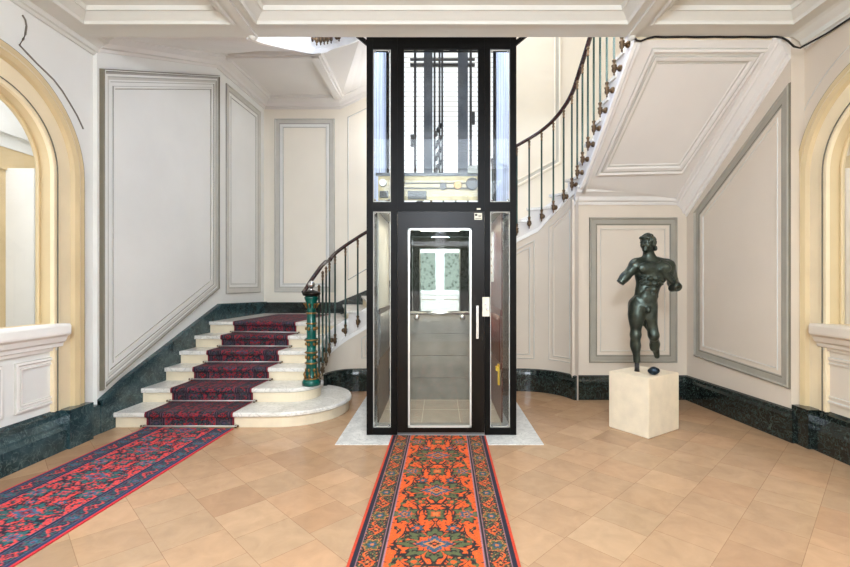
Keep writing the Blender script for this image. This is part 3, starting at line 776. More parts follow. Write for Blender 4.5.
# ------------------------------------------------------------------ rug patterns
def pattern(U, V, W, seed, pal, flk=.72, msc=1.):
    """U across (0..W), V along, colours per sample. pal: dict"""
    u = np.abs(U-W/2); C = np.zeros(U.shape+(3,))
    def put(mask, c): C[mask] = lin(pal[c])
    put(np.ones(U.shape, bool), 'field')
    hw = W/2
    sgn = np.sign(U-W/2)
    wob = .006*np.sin(V*83+np.sin(u*140)*1.5) + .004*np.sin(V*191+u*77)
    def flower(uc, v0, per, R, lobes, asp, cols, ph=0., tw=.25):
        du = (u-uc); dv = (((V-v0+per/2) % per)-per/2)*asp
        r = np.hypot(du, dv); th = np.arctan2(dv, du)
        for frac, c, t, lb in cols:
            rr = R*frac*(1+t*np.cos(lb*lobes*th+ph)+.45*t*np.cos(3*lb*lobes*th+ph)) + .003*np.sin(th*23+dv*90)
            put(r < rr, c)
    P = .62
    # arabesque stems and leaves of the field
    for k, (a, bph, w_) in enumerate(((.10,0.,.0065),(.155,1.6,.006),(.06,3.1,.0055))):
        d = np.abs(u-(a+.05*np.sin(V*2*PI/P*1.0+bph)+.012*np.sin(V*2*PI/P*4+k)))
        lf = w_*(.35+.9*np.abs(np.sin(V*2*PI/P*3+bph)))
        put(d < lf, 'dark')
    for k, (uc, v0, ang, L, wd, c) in enumerate(((.07,.10,.6,.07,.020,'dark'),(.16,.06,-.5,.06,.018,'green'),(.11,.20,1.1,.06,.016,'dark'),(.19,.25,.3,.05,.018,'green'),(.05,.42,-.8,.06,.018,'dark'),
            (.13,.50,.7,.07,.020,'dark'),(.20,.47,-1.,.05,.016,'green'),(.09,.57,.2,.06,.016,'dark'),(.17,.38,.4,.05,.015,'dark'),(.03,.28,1.3,.05,.014,'green'),(.21,.14,1.2,.04,.013,'dark'),(.20,.57,.9,.05,.015,'dark'))):
        du = u-uc; dv = ((V-v0+P/2) % P)-P/2
        x = du*math.cos(ang)+dv*math.sin(ang); y = -du*math.sin(ang)+dv*math.cos(ang)
        y = y + .35*x*x/L
        put(((x/L)**2 + ((y+.006*np.sin(x*120))/wd)**2) < 1, c); 
        if c == 'green': put(((x/L)**2 + (y/wd)**2) < .25, 'dark')
        else: put(((x/L)**2 + (y/wd)**2) < .07, 'accent')
    # small flecks and broken stems
    g = np.sin(V*2*PI/P*7+2.2*np.sin(u*31)+1.3*np.sin(V*2*PI/P*3))*np.sin(u*96+1.9*np.sin(V*2*PI/P*5+u*20))
    put(g > flk, 'dark'); put(g < -flk-.12, 'green')
    g = np.sin(V*2*PI/P*11+1.7*np.sin(u*47))*np.sin(u*130+1.6*np.sin(V*2*PI/P*9))
    put(g > flk+.12, 'accent'); put(g < -flk-.10, 'blue' if flk < .6 else 'dark')
    # side palmettes, big medallions
    flower(.185, .31, P, .070, 5, 1., ((1.12,'dark',.30,1),(.95,'green',.28,1),(.62,'field',.12,2),(.52,'blue',.2,1),(.26,'accent',.2,1),(.12,'dark',0,1)))
    flower(.0, 0, P, .158*msc, 4, 1.35, ((1.13,'dark',.20,2),(1.0,'green',.20,2),(.70,'dark',.16,2),(.62,'field',.16,2),(.50,'blue',.22,1),(.28,'accent',.25,1),(.16,'dark',.2,1),(.08,'field',0,1)))
    du = u; dv = (((V+P/2) % P)-P/2)*1.35; r_ = np.hypot(du, dv); t_ = np.arctan2(dv, du)
    put((r_ > .072*msc) & (r_ < .15*msc) & (np.abs(np.sin(4*t_+.6*np.sin(r_*80))) < .16), 'dark')
    put((r_ > .06*msc) & (r_ < .16*msc) & (np.abs(np.cos(4*t_)) < .10) , 'field')
    flower(.0, .31, P, .06, 4, 1., ((1.1,'dark',.3,1),(.85,'green',.3,1),(.5,'field',.2,1),(.3,'accent',.2,1)), ph=PI)
    flower(.10, .155, P, .034, 5, 1., ((1.1,'dark',.3,1),(.8,'blue',.3,1),(.4,'field',0,1)))
    flower(.10, .465, P, .034, 5, 1., ((1.1,'dark',.3,1),(.8,'green',.3,1),(.4,'field',0,1)))
    # borders
    e = hw-u                                         # distance from the edge
    b0, b1 = .043, .150
    put(e < .178, 'line'); put(e < .172, 'dark'); put(e < .158, 'line'); put(e < .153, 'ground')
    eb = (b0+b1)/2
    inb = (e > b0) & (e < b1)
    K = .30
    save = C.copy()
    d = np.abs((e-eb) - .030*np.sin(V*2*PI/K*2)); put((d < .006), 'field')
    d = np.abs((e-eb) + .036*np.sin(V*2*PI/K*2+.7)); put((d < .005), 'green')
    uc = hw-eb
    g = np.sin(V*2*PI/K*6+1.5*np.sin(u*90))*np.sin(e*210+1.4*np.sin(V*2*PI/K*4)); put((g > .62), 'green'); put((g < -.74), 'accent')
    flower(uc, .05, K, .052, 6, 1., ((1.1,'dark',.15,1),(.98,'accent',.15,1),(.84,'green',.2,1),(.55,'dark',.15,1),(.45,'blue',.2,1),(.2,'accent',.1,1)))
    flower(uc, .20, K, .026, 4, 1., ((1.2,'field',.3,1),(.8,'dark',.3,1),(.4,'accent',0,1)))
    C[~inb & (e < b0)] = save[~inb & (e < b0)]
    C[~inb & (e >= b1)] = save[~inb & (e >= b1)]
    put(e < b0, 'line'); put(e < b0-.005, 'navy'); put((e < .024), 'navy'); put(e < .016, 'edge')
    r = np.random.RandomState(seed)
    C *= (1+.10*r.randn(*U.shape))[..., None]
    return np.clip(C, 0, 1)
PAL_O = dict(field=(216,86,24), dark=(34,26,26), green=(84,92,56), blue=(50,84,104), accent=(196,116,60), line=(150,110,120), ground=(44,36,36), navy=(28,28,44), edge=(196,60,30))
PAL_R = dict(field=(228,70,66), dark=(18,22,40), green=(40,98,100), blue=(50,100,128), accent=(120,50,78), line=(74,84,120), ground=(34,42,62), navy=(44,48,80), edge=(206,44,54))
PAL_S = dict(field=(158,26,34), dark=(18,16,24), green=(48,58,62), blue=(58,58,80), accent=(92,60,72), line=(86,66,82), ground=(30,20,30), navy=(34,28,42), edge=(120,24,38))
def rug_mesh(name, W, L, step, surf, pal, seed, thick=.008, along=1.0, flk=.84, msc=1.):
    nu = int(W/step)+1; nv = int(L/step)+1
    us = np.linspace(0, W, nu); vs = np.linspace(0, L, nv)
    U, V = np.meshgrid(us, vs)
    P = surf(U, V)                                     # (nv,nu,3)
    verts = P.reshape(-1, 3)
    i = np.arange(nv-1)[:, None]*nu + np.arange(nu-1)[None, :]
    F = np.stack([i, i+1, i+nu+1, i+nu], -1).reshape(-1, 4)
    # rim down to the floor
    rim = list(range(nu)) + [nu*k+nu-1 for k in range(1, nv)] + [nu*(nv-1)+k for k in range(nu-2, -1, -1)] + [nu*k for k in range(nv-2, 0, -1)]
    n0 = len(verts)
    rv = verts[rim].copy()
    nrm = surf(U, V, True).reshape(-1, 3)[rim]
    rv -= nrm*thick
    allv = np.vstack([verts, rv]); fl = F.tolist(); R = len(rim)
    for k in range(R):
        l = (k+1) % R; fl.append([rim[l], rim[k], n0+k, n0+l])
    me = bpy.data.meshes.new(name); me.from_pydata(allv.tolist(), [], fl)
    C = pattern(U, V*along, W, seed, pal, flk, msc).reshape(-1, 3); C = np.vstack([C, C[rim]*.8])
    at = me.color_attributes.new('pattern', 'FLOAT_COLOR', 'POINT')
    at.data.foreach_set('color', np.hstack([C, np.ones((len(C), 1))]).astype(np.float32).ravel())
    me.materials.append(RUGM)
    o = bpy.data.objects.new(name, me); COL.objects.link(o); return o
def flat_surf(x0, y0, dx, dy, z):
    """v runs along (dx,dy), u to its right"""
    def f(U, V, normal=False):
        if normal: return np.stack([0*U, 0*U, 1+0*U], -1)
        return np.stack([x0+dy*U+dx*V, y0-dx*U+dy*V, z+0*U], -1)
    return f
# orange runner in front of the lift: starts behind the camera
o = rug_mesh('carpet_runner', .86, 3.58, .0042, flat_surf(-.048-.43, .55, .010, 1, .0085), PAL_O, 3)
tag(o, 'orange patterned runner with navy borders lying in front of the lift door', 'rug')
o.data.polygons.foreach_set('use_smooth', [True]*len(o.data.polygons))
a = .057; dx, dy = math.sin(a), math.cos(a)
L = 4.2; x1, y1 = -2.855, 4.372
o = rug_mesh('carpet_runner', .872, L, .0055, flat_surf(x1-dx*L, y1-dy*L, dx, dy, .0085), PAL_R, 4, .008, 1.2, .66, .95)
tag(o, 'red and blue patterned runner on the floor leading to the left stairs', 'rug')
# carpet on the stairs
def stair_profile():
    P = [(4.372,.010,0)]
    for k in range(1, 7):
        sp = (INN[k][1]-FR[k])/(INN[k][0]+3.12) if k > 2 else 0.
        y = FR[k]; z = k*RIS
        yr = y+.018 if k <= 2 else y+.018
        P += [(yr, (k-1)*RIS+.012, sp) if k > 1 else (yr,.014,0), (yr, z-.055, sp), (y-.012, z-.04, sp), (y-.014, z-.012, sp), (y-.004, z+.008, sp), (y+.012, z+.010, sp)]
    P += [(7.3, 6*RIS+.010, 0)]
    return P
prof = stair_profile()
pr_ = np.array(prof); dl = np.r_[0, np.cumsum(np.hypot(*np.diff(pr_[:,:2], axis=0).T))]
def stair_surf(U, V, normal=False):
    y = np.interp(V, dl, pr_[:, 0]); z = np.interp(V, dl, pr_[:, 1])
    y2 = np.interp(V+.002, dl, pr_[:, 0]); z2 = np.interp(V+.002, dl, pr_[:, 1])
    if normal:
        ty, tz = y2-y, z2-z; n = np.hypot(ty, tz)+1e-9
        return np.stack([0*U, -tz/n, ty/n], -1)
    xc = -2.425 + (y-4.35)*.075
    x = xc-.425+U; return np.stack([x, y+np.interp(V, dl, pr_[:,2])*(x+3.12), z], -1)
o = rug_mesh('stair_carpet', .85, float(dl[-1]), .0065, stair_surf, PAL_S, 5, .006, 1.45, .50, .8)
tag(o, 'dark red and navy patterned carpet running up the left steps to the landing', 'carpet')
# landing carpet going to the right
# stair rods
for k in range(1, 7):
    y = FR[k]; xc = -2.425+(y-4.35)*.075; sp = (INN[k][1]-FR[k])/(INN[k][0]+3.12) if k > 2 else 0.; y += sp*(xc+3.12); zb = (k-1)*RIS+.020
    names = ['lowest','second lowest','third lowest','third highest','second highest','topmost']
    r = empty('stair_rod', (xc, y+.006, zb), f'thin silver stair rod on the carpet at the foot of the {names[k-1]} step', 'stair rod', 'stair rods holding the carpet')
    r.rotation_euler = (0,0,math.atan(sp))
    MB().tube([(-.46,0,0),(.46,0,0)], .006, 8).build('rod', SILV, r, (0,0,0))
    for sx in (-1, 1):
        m = MB(); m.ball((sx*.468,0,0), .011, 0, 10); m.box(sx*.445-.008,sx*.445+.008,-.004,.02,-.02,.008); m.build('rod_end', BRZ, r, (0,0,0))

# ------------------------------------------------------------------ lift
EX, EY = .0, 4.135
slab = tag(MB().box(-.91,.90,3.90,5.60,0,.006).build('floor_slab', SLABM), 'pale grey marble slab set into the floor around the lift', 'slab')
slab['kind'] = 'structure'
sh = empty('lift_shaft', (0,EY,.006), 'black steel and glass lift shaft with a glazed door, centre of the hall', 'lift')
def part(name, b, m, par=sh): 
    o = b.build(name, m)
    o.parent = par
    inv = Vector((0,0,0)); q = par
    while q is not None: inv += q.location; q = q.parent
    o.location = -inv
    return o
HT = 6.6; YR = 5.50; F0 = .008
for x0, x1 in ((-.675,-.617),(.645,.702)):
    part('corner_post', MB().box(x0,x1,EY,EY+.06,F0,HT), STEEL); part('corner_post', MB().box(x0,x1,YR-.06,YR,F0,HT), STEEL)
for x0, x1 in ((-.453,-.392),(.411,.462)): part('mullion', MB().box(x0,x1,EY,EY+.07,F0,HT), STEEL)
for x0, x1 in ((-.392,-.333),(.351,.411)): part('mullion', MB().box(x0,x1,EY+.004,EY+.06,2.15,HT), STEEL)
def bars(z0, z1, d=.06, y=EY): return MB().box(-.617,-.453,y+.002,y+d,z0,z1).box(.462,.645,y+.002,y+d,z0,z1).box(-.392,.411,y+.002,y+d,z0,z1)
part('transom', bars(2.065,2.15), STEEL)
part('top_beam', bars(3.56,3.72,.07), STEEL)
for x0, x1 in ((-.617,-.453),(.462,.645)): part('bottom_rail', MB().box(x0,x1,EY+.002,EY+.06,F0,.07), STEEL)
part('threshold', MB().box(-.392,.411,EY+.01,EY+.2,F0,.03), CABGR)
for z in (2.1, 5.2):
    for x0, x1 in ((-.675,-.63),(.657,.702)): part('side_rail', MB().box(x0,x1,EY+.06,YR-.06,z,z+.08), STEEL)
part('rear_rail', MB().box(-.617,.645,YR-.05,YR-.01,5.2,5.28), RAILST)
for x0, x1 in ((-.617,-.453),(.462,.645)):
    for z0, z1 in ((.07,2.065),(2.15,3.56)):
        part('side_glass', MB().box(x0+.004,x1-.004,EY+.028,EY+.034,z0+.003,z1-.003), GLASS)
        # thin bright gasket
        g = MB()
        for a0,a1,c0,c1 in ((x0+.002,x0+.008,z0+.01,z1-.01),(x1-.008,x1-.002,z0+.01,z1-.01),(x0+.002,x1-.002,z0+.002,z0+.01),(x0+.002,x1-.002,z1-.01,z1-.002)): g.box(a0,a1,EY+.02,EY+.027,c0,c1)
        part('gasket', g, GREYL)
        for xx in (x0+.018, x1-.018):
            for zz in (z0+.02, z1-.02): part('clip', MB().ball((xx,EY+.016,zz), .011, 0, 8), CHROME)
part('upper_glass', MB().box(-.330,.348,EY+.028,EY+.034,2.152,3.558), GLASS)
for x0, x1 in ((-.655,-.649),(.676,.682)):
    part('side_glass', MB().box(x0,x1,EY+.06,YR-.06,.02,2.1), GLASS); part('side_film', MB().box(x0,x1,EY+.06,YR-.06,2.18,HT-.02), FILM)
for x in (-.675, .702):
    sx = -1 if x < 0 else 1
    part('brace', MB().prism([(x,EY+.02,3.60),(x+sx*.12,EY+.02,3.70),(x+sx*.12,EY+.02,3.74),(x,EY+.02,3.65)], (0,.03,0)), STEEL)
for x0, x1 in ((-.195,-.09),(.215,.335)): part('guide_rail', MB().box(x0,x1,YR-.10,YR-.06,2.6,HT), RAILST)
for x in (-.30,.37): part('conduit', MB().tube([(x,YR-.08,2.6),(x,YR-.08,HT)], .016, 8), IRON)
for x in (-.06,-.005,.025): part('hoist_cable', MB().tube([(x,5.0,2.52),(x,5.0,HT)], .012, 8), IRON)
for x, z in ((-.335,3.05),(.40,3.32)): part('shaft_switch', MB().box(x-.02,x+.02,YR-.10,YR-.05,z,z+.14), IRON)
part('cable_clamp', MB().box(-.36,.42,YR-.09,YR-.055,4.02,4.05).box(-.36,.42,YR-.09,YR-.055,4.09,4.11), IRON)
m = MB()
for k in range(14):
    z = 2.56+k*.045; m.ball((-.02+.03*math.sin(k*2.1), 4.98, z), .026, 0, 8, (1,1,1.3))
part('cable_bundle', m, BLACK)
# door
DX0, DX1, GX0, GX1, GZ0, GZ1 = -.388, .407, -.292, .288, .082, 1.905
door = bpy.data.objects.new('door', None); COL.objects.link(door); door.parent = sh; door.location = Vector((DX0,EY+.01,.0))
m = MB()
m.box(DX0,GX0,EY-.012,EY+.04,.035,2.06); m.box(GX1,DX1,EY-.012,EY+.04,.035,2.06); m.box(GX0,GX1,EY-.012,EY+.04,.035,GZ0); m.box(GX0,GX1,EY-.012,EY+.04,GZ1,2.06)
door.location = (DX0,0,0)
part('door_leaf', m, STEELD, door)
m = MB()
for a0,a1,c0,c1 in ((GX0,GX0+.016,GZ0,GZ1),(GX1-.016,GX1,GZ0,GZ1),(GX0,GX1,GZ0,GZ0+.016),(GX0,GX1,GZ1-.016,GZ1)): m.box(a0,a1,EY-.02,EY-.004,c0,c1)
part('glazing_bead', m, SILV, door)
part('door_glass', MB().box(GX0+.004,GX1-.004,EY+.002,EY+.01,GZ0,GZ1), GLASS, door)
m = MB().box(.328,.350,EY-.062,EY-.045,.90,1.20); m.box(.333,.345,EY-.046,EY-.011,.93,.95); m.box(.333,.345,EY-.046,EY-.011,1.15,1.17)
part('door_handle', m, CHROME, door)
m = MB(); m.box(.315,.385,EY-.016,EY-.012,1.985,2.045,0); m.box(.320,.342,EY-.017,EY-.0158,2.018,2.038,1); m.box(.350,.380,EY-.017,EY-.0158,2.022,2.028,1); m.box(.350,.375,EY-.017,EY-.0158,2.010,2.016,1); m.box(.322,.378,EY-.017,EY-.0158,1.994,2.000,1)
part('notice_plate', m, [IVORY, INK], door)
part('label_plate', MB().box(.338,.372,EY-.004,EY+.002,2.078,2.092), IVORY)
m = MB().box(.388,.452,EY-.03,EY+.0,1.10,1.275); m.box(.405,.42,EY-.034,EY-.03,1.20,1.215,1); m.lathe([(.012,0),(.012,.008)], (.43,EY-.038,1.17), 12, 1, 'Y')
part('call_box', m, [IVORY, CHROME])

cab = empty('lift_cab', (0,4.8,.04), 'lift cab behind the glazed door with mirror, handrail and stone back wall', 'lift cab')
CY0, CY1, CX0, CX1 = 4.40, 5.30, -.60, .60
part('cab_floor', MB().box(CX0,CX1,CY0,CY1,.012,.04), CABFL, cab)
m = MB()
for x in (-.18,.20): m.box(x-.003,x+.003,CY0+.01,CY1-.01,.0401,.0412)
m.box(CX0+.02,CX1-.02,4.85,4.856,.0401,.0412); m.box(CX0+.02,CX1-.02,CY1-.05,CY1-.044,.0401,.0412)
part('floor_joint', m, IVORY, cab)
m = MB(); z = .04
for z1 in (.30,.56,.82,1.07): m.box(CX0+.016,CX1-.016,CY1-.03,CY1,z,z1-.004); z = z1
part('rear_wall', m, CABST, cab)
part('rear_wall_mirror', MB().box(CX0+.016,CX1-.016,CY1-.02,CY1-.01,1.07,2.12), MIRROR, cab)
hr = part('cab_handrail', MB().tube([(CX0+.05,CY1-.10,1.055),(CX1-.05,CY1-.10,1.055)], .018, 12), CHROME, cab)
for x in (-.27,.26): 
    q = MB().tube([(x,CY1-.10,1.02),(x,CY1-.035,1.0)], .014, 10).ball((x,CY1-.108,1.01), .036, 0, 12); o = q.build('rail_bracket', CHROME); o.parent = hr
# left side wall : pale glass-like panel over grey ribs, right side wall : mahogany with ribs
m = MB(); m.box(CX0-.012,CX0,CY0,CY1,1.14,2.1,1); m.box(CX0-.012,CX0,CY0,CY1,.60,1.14,0); m.box(CX0-.012,CX0,CY0,CY1,.04,.60,2)
for k in range(12): m.tube([(CX0+.002,CY0+.08+k*.066,.66),(CX0+.002,CY0+.08+k*.066,1.10)], .012, 6, 0)
m.box(CX0,CX0+.012,CY0,CY1,1.10,1.15,2); m.box(CX0,CX0+.012,CY0,CY1,.60,.65,2)
part('side_wall', m, [CABGR, CABPAL, mat('dark_walnut',(84,66,52),.4,var=.2)], cab)
m = MB(); m.box(CX1,CX1+.012,CY0,CY1,.04,2.1,0)
for k in range(12): m.tube([(CX1-.002,CY0+.08+k*.066,.62),(CX1-.002,CY0+.08+k*.066,1.08)], .013, 6, 0)
m.box(CX1-.012,CX1,CY0,CY1,1.08,1.14,0); m.box(CX1-.012,CX1,CY0,CY1,.56,.62,0)
part('side_wall', m, MAHOG, cab)
cp = part('control_panel', MB().box(CX1-.016,CX1-.001,5.02,5.18,1.42,1.98), SILV, cab)
m = MB()
for k in range(5): m.lathe([(.012,0),(.012,.006)], (CX1-.021,5.1,1.52+k*.08), 10, 0, 'X')
o = m.build('button', GOLD); o.parent = cp
part('floor_bracket', MB().box(CX1-.03,CX1-.013,4.42,4.49,.40,.60).box(CX1-.05,CX1-.03,4.42,4.49,.54,.58), YELLOW, cab)
part('cab_ceiling', MB().box(CX0-.012,CX1+.012,CY0,CY1,2.12,2.18), CABPAL, cab)
for x in (-.3,.3):
    for y in (4.6,5.05): part('ceiling_spot', MB().lathe([(.04,2.112),(.045,2.118)], (x,y,0), 16), LAMP, cab)
# machinery on the cab roof
op = part('door_operator_plate', MB().box(-.60,.40,4.36,4.375,2.205,2.44), BRASS, cab)
def opp(name, b, m): 
    o = b.build(name, m); o.parent = op
opp('operator_rail', MB().box(-.62,.42,4.345,4.36,2.44,2.47), RAILST)
opp('operator_belt', MB().box(-.45,.30,4.335,4.345,2.315,2.325).box(-.45,.30,4.335,4.345,2.365,2.372), BLACK)
opp('pulley', MB().lathe([(.055,0),(.06,.006),(.06,.02),(.03,.026)], (.31,4.315,2.36), 20, 0, 'Y'), IRON)
opp('pulley', MB().lathe([(.035,0),(.038,.006),(.038,.02),(.02,.026)], (.17,4.32,2.345), 18, 0, 'Y'), GOLD)
opp('pulley', MB().lathe([(.03,0),(.033,.006),(.033,.02),(.02,.026)], (.03,4.32,2.335), 16, 0, 'Y'), IRON)
opp('pulley', MB().lathe([(.032,0),(.036,.006),(.036,.02),(.015,.026)], (-.55,4.32,2.37), 16, 0, 'Y'), SILV)
opp('motor_box', MB().box(-.31,-.13,4.325,4.36,2.215,2.29), IRON)
opp('switch_box', MB().box(.27,.36,4.32,4.36,2.46,2.53), CABPAL)
opp('switch_box', MB().box(-.58,-.50,4.325,4.36,2.23,2.29), IRON)

# ------------------------------------------------------------------ statue (signed-distance sculpt, one continuous mesh)
def surface_nets(d, o, h):
    nx, ny, nz = d.shape; ins = d < 0
    c = [ins[i:nx-1+i, j:ny-1+j, k:nz-1+k] for i in (0,1) for j in (0,1) for k in (0,1)]
    tot = sum(x.astype(np.int8) for x in c); act = (tot > 0) & (tot < 8)
    I, J, K = np.nonzero(act); idx = -np.ones(act.shape, int); idx[I,J,K] = np.arange(len(I))
    acc = np.zeros((len(I),3)); cnt = np.zeros(len(I))
    cs = [(i,j,k) for i in (0,1) for j in (0,1) for k in (0,1)]
    for a in range(8):
        for b2 in range(a+1,8):
            A, B = cs[a], cs[b2]
            if sum(abs(p-q) for p,q in zip(A,B)) != 1: continue
            da = d[I+A[0],J+A[1],K+A[2]]; db = d[I+B[0],J+B[1],K+B[2]]
            m = (da < 0) != (db < 0); t = np.where(m, da/(da-db+1e-12), 0)
            for ax in range(3): acc[:,ax] += np.where(m, A[ax]+t*(B[ax]-A[ax]), 0)
            cnt += m
    P = (np.stack([I,J,K],1)+acc/cnt[:,None])*h+np.array(o)
    F = []
    for ax in range(3):
        sl0 = [slice(1,-1)]*3; 
        A = ins; B = np.roll(ins, -1, ax); cr = A != B
        rng_ = [np.arange(1, n-1) for n in d.shape]
        i,j,k = np.nonzero(cr)
        ok = (i>0)&(j>0)&(k>0)&(i<nx-1)&(j<ny-1)&(k<nz-1); i,j,k = i[ok],j[ok],k[ok]
        e1, e2 = [(0,1,0),(0,0,1)] if ax == 0 else ([(0,0,1),(1,0,0)] if ax == 1 else [(1,0,0),(0,1,0)])
        q = [idx[i-(e1[0]*a)-(e2[0]*b3), j-(e1[1]*a)-(e2[1]*b3), k-(e1[2]*a)-(e2[2]*b3)] for a,b3 in ((0,0),(1,0),(1,1),(0,1))]
        Q = np.stack(q,1); fl = ins[i,j,k]
        Q[~fl] = Q[~fl][:,::-1]; Q = Q[(Q >= 0).all(1)]; F.append(Q)
    return P, np.vstack(F)
class SDF:
    def __init__(s, lo, hi, h):
        s.lo = lo; s.h = h; ax = [np.arange(a, b, h) for a, b in zip(lo, hi)]
        s.X, s.Y, s.Z = np.meshgrid(*ax, indexing='ij'); s.d = np.full(s.X.shape, 1.)
    def add(s, d, k): 
        t = np.clip(.5+.5*(s.d-d)/k, 0, 1); s.d = s.d*(1-t)+d*t - k*t*(1-t)
    def sub(s, d, k):
        d = -d; t = np.clip(.5-.5*(s.d-d)/k, 0, 1); s.d = s.d*(1-t)+d*t + k*t*(1-t)
    def cap(s, a, ra, b, rb, flat=1., cut=None):
        a = np.array(a); b = np.array(b); v = b-a
        px_, py_, pz_ = s.X-a[0], (s.Y-a[1])/flat, s.Z-a[2]; v2 = v.copy(); v2[1] /= flat
        t = np.clip((px_*v2[0]+py_*v2[1]+pz_*v2[2])/v2.dot(v2), 0, 1)
        return np.sqrt((px_-t*v2[0])**2+(py_-t*v2[1])**2+(pz_-t*v2[2])**2)-(ra+(rb-ra)*t)
    def ell(s, c, r, rot=0., ax='Y'):
        x, y, z = s.X-c[0], s.Y-c[1], s.Z-c[2]
        if rot:
            co, si = math.cos(rot), math.sin(rot)
            if ax == 'Y': x, z = co*x-si*z, si*x+co*z
            elif ax == 'Z': x, y = co*x+si*y, -si*x+co*y
            else: y, z = co*y-si*z, si*y+co*z
        k0 = np.sqrt((x/r[0])**2+(y/r[1])**2+(z/r[2])**2); k1 = np.sqrt((x/r[0]**2)**2+(y/r[1]**2)**2+(z/r[2]**2)**2)
        return k0*(k0-1)/(k1+1e-9)
    def half(s, p, n):
        n = np.array(n)/np.linalg.norm(n); return (s.X-p[0])*n[0]+(s.Y-p[1])*n[1]+(s.Z-p[2])*n[2]
def statue_mesh():
    S_ = SDF((-.36,-.22,.04),(.42,.24,1.40),.0062); A, E = S_.cap, S_.ell
    def add(d, k=.03): S_.add(d, k)
    # trunk: weight on his right leg (left in the picture), torso leaning over it
    add(E((-.028,.0,.66),(.122,.092,.105),.06)); add(E((.0,-.005,.79),(.112,.080,.12),.10),.05); add(E((.045,.005,.965),(.155,.10,.155),.08),.06)
    add(E((-.02,.055,.66),(.06,.06,.07)),.03); add(E((-.085,.05,.655),(.07,.065,.08)),.03); add(E((.035,.05,.66),(.07,.06,.08)),.03)
    # pectorals, ribs, abdominals
    add(E((-.025,-.076,1.02),(.088,.030,.058),-.10),.016); add(E((.115,-.076,1.02),(.088,.030,.058),.12),.016)
    for i, z in enumerate((.915,.865,.812)):
        for sx in (-1,1): add(E((.028-i*.009+sx*.031,-.086+i*.003,z),(.028,.020,.021)),.007)
    for i, z in enumerate((.93,.90,.87)):
        for sx in (-1,1): add(E((.035-i*.006+sx*(.098-i*.006),-.057,z),(.034,.026,.011),sx*.5),.007)
    add(E((-.012,-.074,.735),(.07,.028,.055)),.03); add(A((-.112,-.045,.725),.022,(-.05,-.082,.655),.016),.02); add(A((.070,-.045,.74),.020,(.0,-.082,.655),.016),.02)
    S_.sub(E((.0,-.108,.775),(.009,.02,.012)),.008)
    S_.sub(A((.04,-.125,1.05),.006,(.005,-.115,.80),.005),.02)
    # shoulders, neck
    add(A((-.085,.01,1.065),.058,(.02,.01,1.095),.05),.04); add(A((.19,.015,1.055),.060,(.05,.01,1.10),.045),.04)
    add(A((.030,.01,1.09),.054,(.008,-.005,1.20),.044),.03); add(A((.075,-.03,1.08),.018,(.045,.0,1.2),.016),.02)
    # stump of his right arm, drawn back from the body
    add(E((-.105,.0,1.045),(.058,.058,.066),-.5),.03); add(A((-.12,.0,1.03),.052,(-.215,.0,.925),.042),.03); add(A((-.205,.0,.935),.044,(-.30,-.01,.825),.035),.03)
    S_.sub(-S_.half((-.262,-.005,.874),(-.62,0,-.78))*-1,.006) if False else None
    cut = np.maximum(S_.half((-.258,0,.872),(.62,0,.78)), S_.X+.15); S_.d = np.where(cut < 0, np.maximum(S_.d, -cut), S_.d)
    # his left arm with the cloth over the shoulder, broken below the elbow
    add(E((.205,.005,1.03),(.064,.066,.074),.5),.03); add(A((.222,.01,1.03),.058,(.270,.03,.88),.047),.03)
    add(A((.274,.03,.87),.048,(.252,-.085,.835),.045),.03); add(A((.312,.03,.86),.028,(.222,-.05,.82),.034),.02)
    for i in range(7):
        t = i/6; a = (.085+.03*t,-.098+.03*t,1.0+.085*t); b_ = (.205+.035*t,-.065+.04*t,1.0+.07*t-.12*(1-t)); c_ = (.275+.012*t,-.012,.88+.02*t)
        add(A(a,.014,b_,.018),.007)
    for i in range(4): add(A((.215+.018*i,-.052+.016*i,1.03),.011,(.262+.018*i,-.025+.018*i,.88),.012),.012)
    add(A((.235,-.03,.86),.016,(.328,.02,.855),.016),.012); add(A((.228,-.055,.825),.014,(.32,.0,.822),.016),.012)
    S_.sub(E((.262,-.14,.815),(.04,.05,.035)),.01)
    # legs
    add(E((-.100,-.005,.57),(.072,.085,.15),-.02),.04); add(A((-.100,-.005,.56),.068,(-.106,-.01,.37),.048),.03)
    add(E((-.108,-.026,.365),(.036,.030,.05)),.02); add(A((-.110,.0,.36),.046,(-.096,.02,.26),.043),.03); add(E((-.098,.032,.27),(.044,.045,.085)),.02); add(A((-.096,.015,.25),.038,(-.086,.012,.06),.030),.03)
    add(A((-.098,-.022,.33),.018,(-.088,-.014,.12),.014),.02)
    add(E((.026,-.01,.57),(.064,.085,.15),.10),.04); add(A((.024,-.01,.56),.062,(.048,-.045,.365),.048),.03)
    add(E((.046,-.068,.36),(.033,.028,.046)),.02); add(A((.050,-.04,.36),.045,(.094,.03,.27),.041),.03); add(E((.098,.045,.27),(.038,.045,.075),.3),.02); add(A((.098,.03,.26),.038,(.150,.10,.135),.026),.03)
    add(E((-.03,-.10,.615),(.022,.026,.036)),.015); 
    S_.sub(A((-.038,-.03,.575),.010,(-.034,-.03,.40),.018),.03)
    S_.d = np.maximum(S_.d, .085-S_.Z)
    # head, turned to his right
    T = Vector((-.80,-.60,0)); L_ = Vector((.60,-.80,0)); hc = Vector((.008,-.01,1.262))
    def hp(f, l, u): p = hc + (T*f + L_*l + Vector((0,0,u)))*.88; return (p.x, p.y, p.z)
    rz = math.atan2(-.60,-.80)
    add(E(hp(-.004,0,.012),(.076,.060,.072),rz,'Z'),.02); add(E(hp(.030,0,-.03),(.045,.045,.060),rz,'Z'),.02); add(E(hp(.058,0,-.078),(.024,.026,.018),rz,'Z'),.015)
    add(A(hp(.078,0,.012),.010,hp(.094,0,-.018),.012),.008); add(E(hp(.084,0,-.024),(.014,.017,.009),rz,'Z'),.006)
